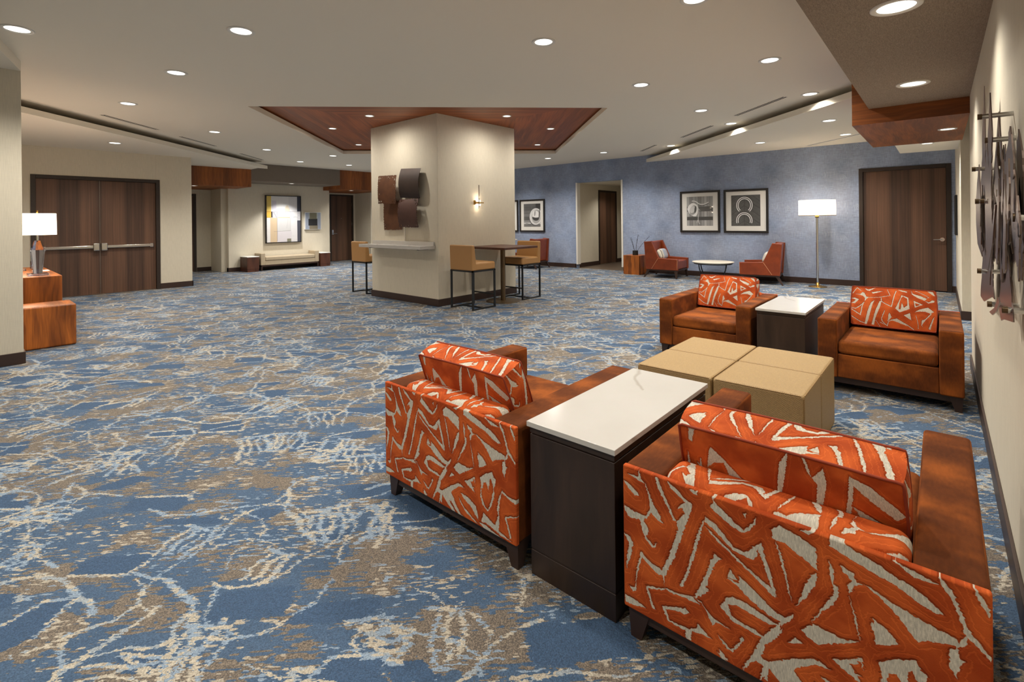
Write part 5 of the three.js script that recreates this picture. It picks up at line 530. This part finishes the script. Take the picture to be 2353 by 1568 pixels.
// ---------------------------------------------------------------- the back wall and the left side
{ const t = thing('abstract_painting', 'large abstract painting with yellow, white and navy blocks in a dark float frame', 'painting', [6.565, 0, -14.94]), w = 0.525, y0 = 0.763, y1 = 2.178;
  mesh('frame', [bx(-w, w, y1 - 0.022, y1, 0.01, 0.085), bx(-w, w, y0, y0 + 0.022, 0.01, 0.085), bx(-w, -w + 0.022, y0, y1, 0.01, 0.085), bx(w - 0.022, w, y0, y1, 0.01, 0.085)], M.blackFrame, t);
  const pg = flat(new THREE.PlaneGeometry(2 * w - 0.044, y1 - y0 - 0.044)); pg.translate(0, (y0 + y1) / 2, 0.076); mesh('canvas_backing', bx(-w + 0.02, w - 0.02, y0 + 0.02, y1 - 0.02, 0.01, 0.075), M.white, t);
  mesh('canvas', pg, std({ roughness: 0.6, map: texCanvas(560, 776, (g, w, h) => {
    const B = (x0, y0, x1, y1, c) => { g.fillStyle = c; g.fillRect(x0 * w, y0 * h, (x1 - x0) * w, (y1 - y0) * h); }; seedState = 501;
    B(0, 0, 1, 1, '#d9d7d8'); B(0.13, 0, 0.68, 0.34, '#e2e2e2'); B(0.15, 0.1, 0.28, 0.34, '#d2cfdb'); B(0, 0, 0.13, 0.34, '#e3c667'); B(0, 0.32, 0.13, 0.47, '#dcae42'); B(0, 0.47, 0.1, 1, '#dcd9d7'); B(0.1, 0.47, 0.3, 1, '#cdb696'); B(0.68, 0, 0.9, 0.33, '#dbdadd'); B(0.9, 0, 1, 0.33, '#3d4150'); B(0.9, 0.33, 1, 0.53, '#c3c2c6'); B(0.9, 0.53, 1, 1, '#454650'); B(0.32, 0.34, 0.7, 0.46, '#d0cfd8'); B(0.32, 0.47, 0.7, 0.77, '#cbcac9'); B(0.3, 0.77, 0.72, 1, '#d0cbcf'); B(0.59, 0.93, 0.71, 1, '#7b7a68'); B(0.13, 0.34, 0.17, 0.46, '#2a2732'); B(0.17, 0.34, 0.3, 0.46, '#dedade'); B(0.32, 0.455, 0.68, 0.475, '#d8b696');
    g.fillStyle = '#dccfba'; g.beginPath(); g.moveTo(w * 0.52, h * 0.33); g.quadraticCurveTo(w * 0.54, h * 0.2, w * 0.6, h * 0.19); g.quadraticCurveTo(w * 0.66, h * 0.21, w * 0.67, h * 0.33); g.fill();
    const L = (c, lw, ...p) => { g.strokeStyle = c; g.lineWidth = lw; g.beginPath(); p.forEach(([x, y], k) => (k ? g.lineTo(x * w, y * h) : g.moveTo(x * w, y * h))); g.stroke(); };
    L('#55525a', 3, [0, 0.34], [0.55, 0.335], [0.98, 0.33]); L('#4a4650', 3, [0, 0.465], [0.3, 0.46]); L('#2f2c36', 5, [0.2, 0.345], [0.28, 0.46]); L('#2f2c36', 3, [0.2, 0.345], [0.19, 0.46]); L('#4a4448', 4, [0.3, 0.34], [0.3, 0.98]); L('#6a6266', 3, [0.2, 0.77], [0.3, 0.765], [0.7, 0.755]); L('#8a8488', 2, [0.66, 0], [0.67, 0.33], [0.7, 0.34], [0.7, 0.76]); L('#555', 3, [0.78, 0.46], [0.84, 0.45], [0.93, 0.46]); L('#9a9488', 2, [0.03, 0.12], [0.03, 0.21], [0.18, 0.21]); L('#9a9a9a', 2, [0.62, 0.5], [0.58, 0.7]); 
    for (let k = 0; k < 90; k++) { const x = rnd(), y = rnd(); L('rgba(120,116,120,' + rr(0.05, 0.25).toFixed(2) + ')', rr(0.6, 2), [x, y], [x + rr(-0.01, 0.01), y + rr(0.02, 0.12)]); } for (let k = 0; k < 40; k++) { const x = rr(0.72, 0.92), y = rr(0.86, 1); L('rgba(90,85,95,0.35)', 1.5, [x, y], [x + rr(-0.03, 0.03), y + rr(-0.02, 0.02)]); } for (let k = 0; k < 18; k++) { const x = rr(0.8, 0.98), y = rr(0.38, 0.52); L('rgba(90,88,96,0.5)', 1.5, [x, y], [x + rr(-0.03, 0.03), y + rr(-0.03, 0.03)]); }
  }) }), t); }
{ const t = thing('small_panel_art', 'small pale blue panel art with a dark rectangle, right of the abstract painting', 'painting', [7.48, 0, -14.94]); mesh('panel', bx(-0.265, 0.265, 1.14, 1.685, 0.01, 0.06, 0.004), M.white, t); const g = flat(new THREE.PlaneGeometry(0.5, 0.52)); g.translate(0, 1.41, 0.0615); mesh('print', g, std({ roughness: 0.6, map: texCanvas(256, 266, (g, w, h) => { g.fillStyle = '#9aa3b4'; g.fillRect(0, 0, w, h); g.fillStyle = '#76735f'; g.fillRect(w * 0.26, 0, w * 0.52, h * 0.4); g.fillStyle = '#847c69'; g.fillRect(w * 0.26, h * 0.76, w * 0.54, h * 0.24); g.fillStyle = '#a9b0ae'; g.fillRect(w * 0.22, 0, w * 0.06, h * 0.3); g.fillRect(w * 0.74, 0, w * 0.06, h * 0.36); g.fillStyle = '#26272a'; g.fillRect(w * 0.2, h * 0.38, w * 0.58, h * 0.4); }) }), t); }
{ const t = thing('upholstered_bench', 'long beige upholstered bench with low arms under the abstract painting', 'bench', [6.585, 0, -14.68]), w = 0.86, d = 0.22;
  mesh('seat_frame', bx(-w + 0.12, w - 0.12, 0.16, 0.275, -d, d, 0.008), M.bench, t); mesh('seat_cushion', bx(-w + 0.125, w - 0.125, 0.278, 0.395, -d + 0.01, d + 0.01, 0.03, false, 4), M.bench, t); for (const s of [-1, 1]) mesh('arm', bx(s < 0 ? -w : w - 0.12, s < 0 ? -w + 0.12 : w, 0.16, 0.495, -d, d + 0.01, 0.012), M.bench, t); mesh('base_rail', bx(-w + 0.02, w - 0.02, 0.12, 0.16, -d + 0.02, d), M.darkLeg, t); for (const sx of [-1, 1]) for (const sz of [-1, 1]) mesh('leg', taper(sx * (w - 0.03), sz * (d - 0.02), 0.03, 0.03, 0, sx * (w - 0.03), sz * (d - 0.02), 0.045, 0.045, 0.12), M.darkLeg, t); }
function boxTable(label, x0, x1) { const t = thing('box_side_table', label, 'side table', [(x0 + x1) / 2, 0, -14.67], 0, 'dark wood box tables flanking the bench'), w = (x1 - x0) / 2; mesh('table_top', bx(-w - 0.006, w + 0.006, 0.405, 0.425, -0.24, 0.28, 0.002), M.white, t); mesh('cabinet', bx(-w, w, 0.08, 0.405, -0.235, 0.272, 0.002), M.walnut, t); mesh('plinth', bx(-w + 0.006, w - 0.006, 0, 0.08, -0.235, 0.266), M.walnut, t); }
boxTable('dark wood box table with white top at the left end of the bench', 5.345, 5.655); boxTable('dark wood box table with white top at the right end of the bench', 7.47, 7.78);
// desk corner on the left
{ const t = thing('teak_block_seat', 'solid teak block seat in front of the desk with the crystal lamp', 'stool', [0.5, 0, -7.61]); const g = bx(-0.42, 0.42, 0, 0.465, -0.22, 0.21, 0.022, false, 4); mesh('block', g, M.teak, t); }
{ const t = thing('teak_desk', 'long solid teak desk carrying the crystal lamps', 'desk', [0.47, 0, -9.2]); mesh('desk_top', bx(-0.42, 0.42, 0.4, 0.735, -1.0, 1.0, 0.012), M.teak, t); mesh('desk_leg', bx(-0.4, 0.4, 0, 0.4, 0.6, 0.98, 0.01), M.teak, t); mesh('desk_leg', bx(-0.4, 0.4, 0, 0.4, -0.98, -0.6, 0.01), M.teak, t); }
function crystalLamp(label, x, z) {
  const t = thing('table_lamp', label, 'table lamp', [x, 0.736, z], 0, 'faceted crystal table lamps');
  mesh('base_plate', bx(-0.095, 0.095, 0, 0.025, -0.095, 0.095, 0.006), M.crystal, t); mesh('crystal_body', toCreasedNormals(new THREE.LatheGeometry([[0.001, 0.026], [0.042, 0.026], [0.068, 0.3], [0.03, 0.43], [0.001, 0.43]].map(([a, b]) => new THREE.Vector2(a, b)), 8), 0.2), M.crystal, t); mesh('neck', cyl(0.012, 0.012, 0.06, 0, 0.43, 0, 16), M.chrome, t);
  mesh('shade', lathe([[0.178, 0.5], [0.175, 0.765]], 48), M.shade, t); mesh('finial', lathe([[0, 0.765], [0.008, 0.768], [0.01, 0.8], [0, 0.806]], 16), M.brass, t); mesh('harp', bar([0, 0.49, 0], [0, 0.77, 0], 0.003), M.brass, t); mesh('shade_spokes', [bar([-0.176, 0.76, 0], [0.176, 0.76, 0], 0.003), bar([0, 0.76, -0.176], [0, 0.76, 0.176], 0.003)], M.brass, t);
  mesh('bulb', flat(new THREE.SphereGeometry(0.04, 18, 12)).translate(0, 0.62, 0), M.bulb, t); const l = new THREE.PointLight(LAMP, 1.0, 0, 2); l.name = 'table_lamp_glow'; l.position.set(0, 0.62, 0); l.castShadow = true; l.shadow.radius = 3; t.add(l);
}
crystalLamp('crystal table lamp with white drum shade at the front end of the teak desk', 0.69, -8.42); crystalLamp('crystal table lamp mostly hidden behind the near beige wall', 0.56, -9.45);
{ const t = thing('acrylic_holder', 'clear acrylic holder on the teak desk behind the crystal lamp', 'holder', [0.78, 0.736, -9.75]); mesh('box', [bx(-0.06, 0.06, 0, 0.008, -0.05, 0.05), bx(-0.06, 0.06, 0.008, 0.11, -0.05, -0.044), bx(-0.06, 0.06, 0.008, 0.11, 0.044, 0.05), bx(-0.06, -0.054, 0.008, 0.11, -0.044, 0.044), bx(0.054, 0.06, 0.008, 0.11, -0.044, 0.044)], M.crystal, t); }
single('paper_tray', bx(0.7, 0.86, 0.7365, 0.744, -9.25, -9.05, 0.002), M.white, 'thin white tray lying on the teak desk', 'tray');
{ const t = thing('office_chair_back', 'dark chair whose top rail shows behind the desk lamp', 'chair', [0.2, 0, -10.75]); mesh('backrest', bx(-0.25, 0.25, 0.55, 0.97, -0.04, 0.04, 0.02), M.black, t); mesh('seat', bx(-0.25, 0.25, 0.42, 0.5, 0.04, 0.45, 0.02), M.black, t); for (const sx of [-1, 1]) { mesh('leg', bx(sx * 0.23 - 0.02, sx * 0.23 + 0.02, 0, 0.56, -0.03, 0.01), M.black, t); mesh('leg', bx(sx * 0.23 - 0.02, sx * 0.23 + 0.02, 0, 0.43, 0.4, 0.44), M.black, t); } }

scene.traverse((o) => { if (o.isMesh) { o.castShadow = true; o.receiveShadow = true; } });
renderer.render(scene, camera);
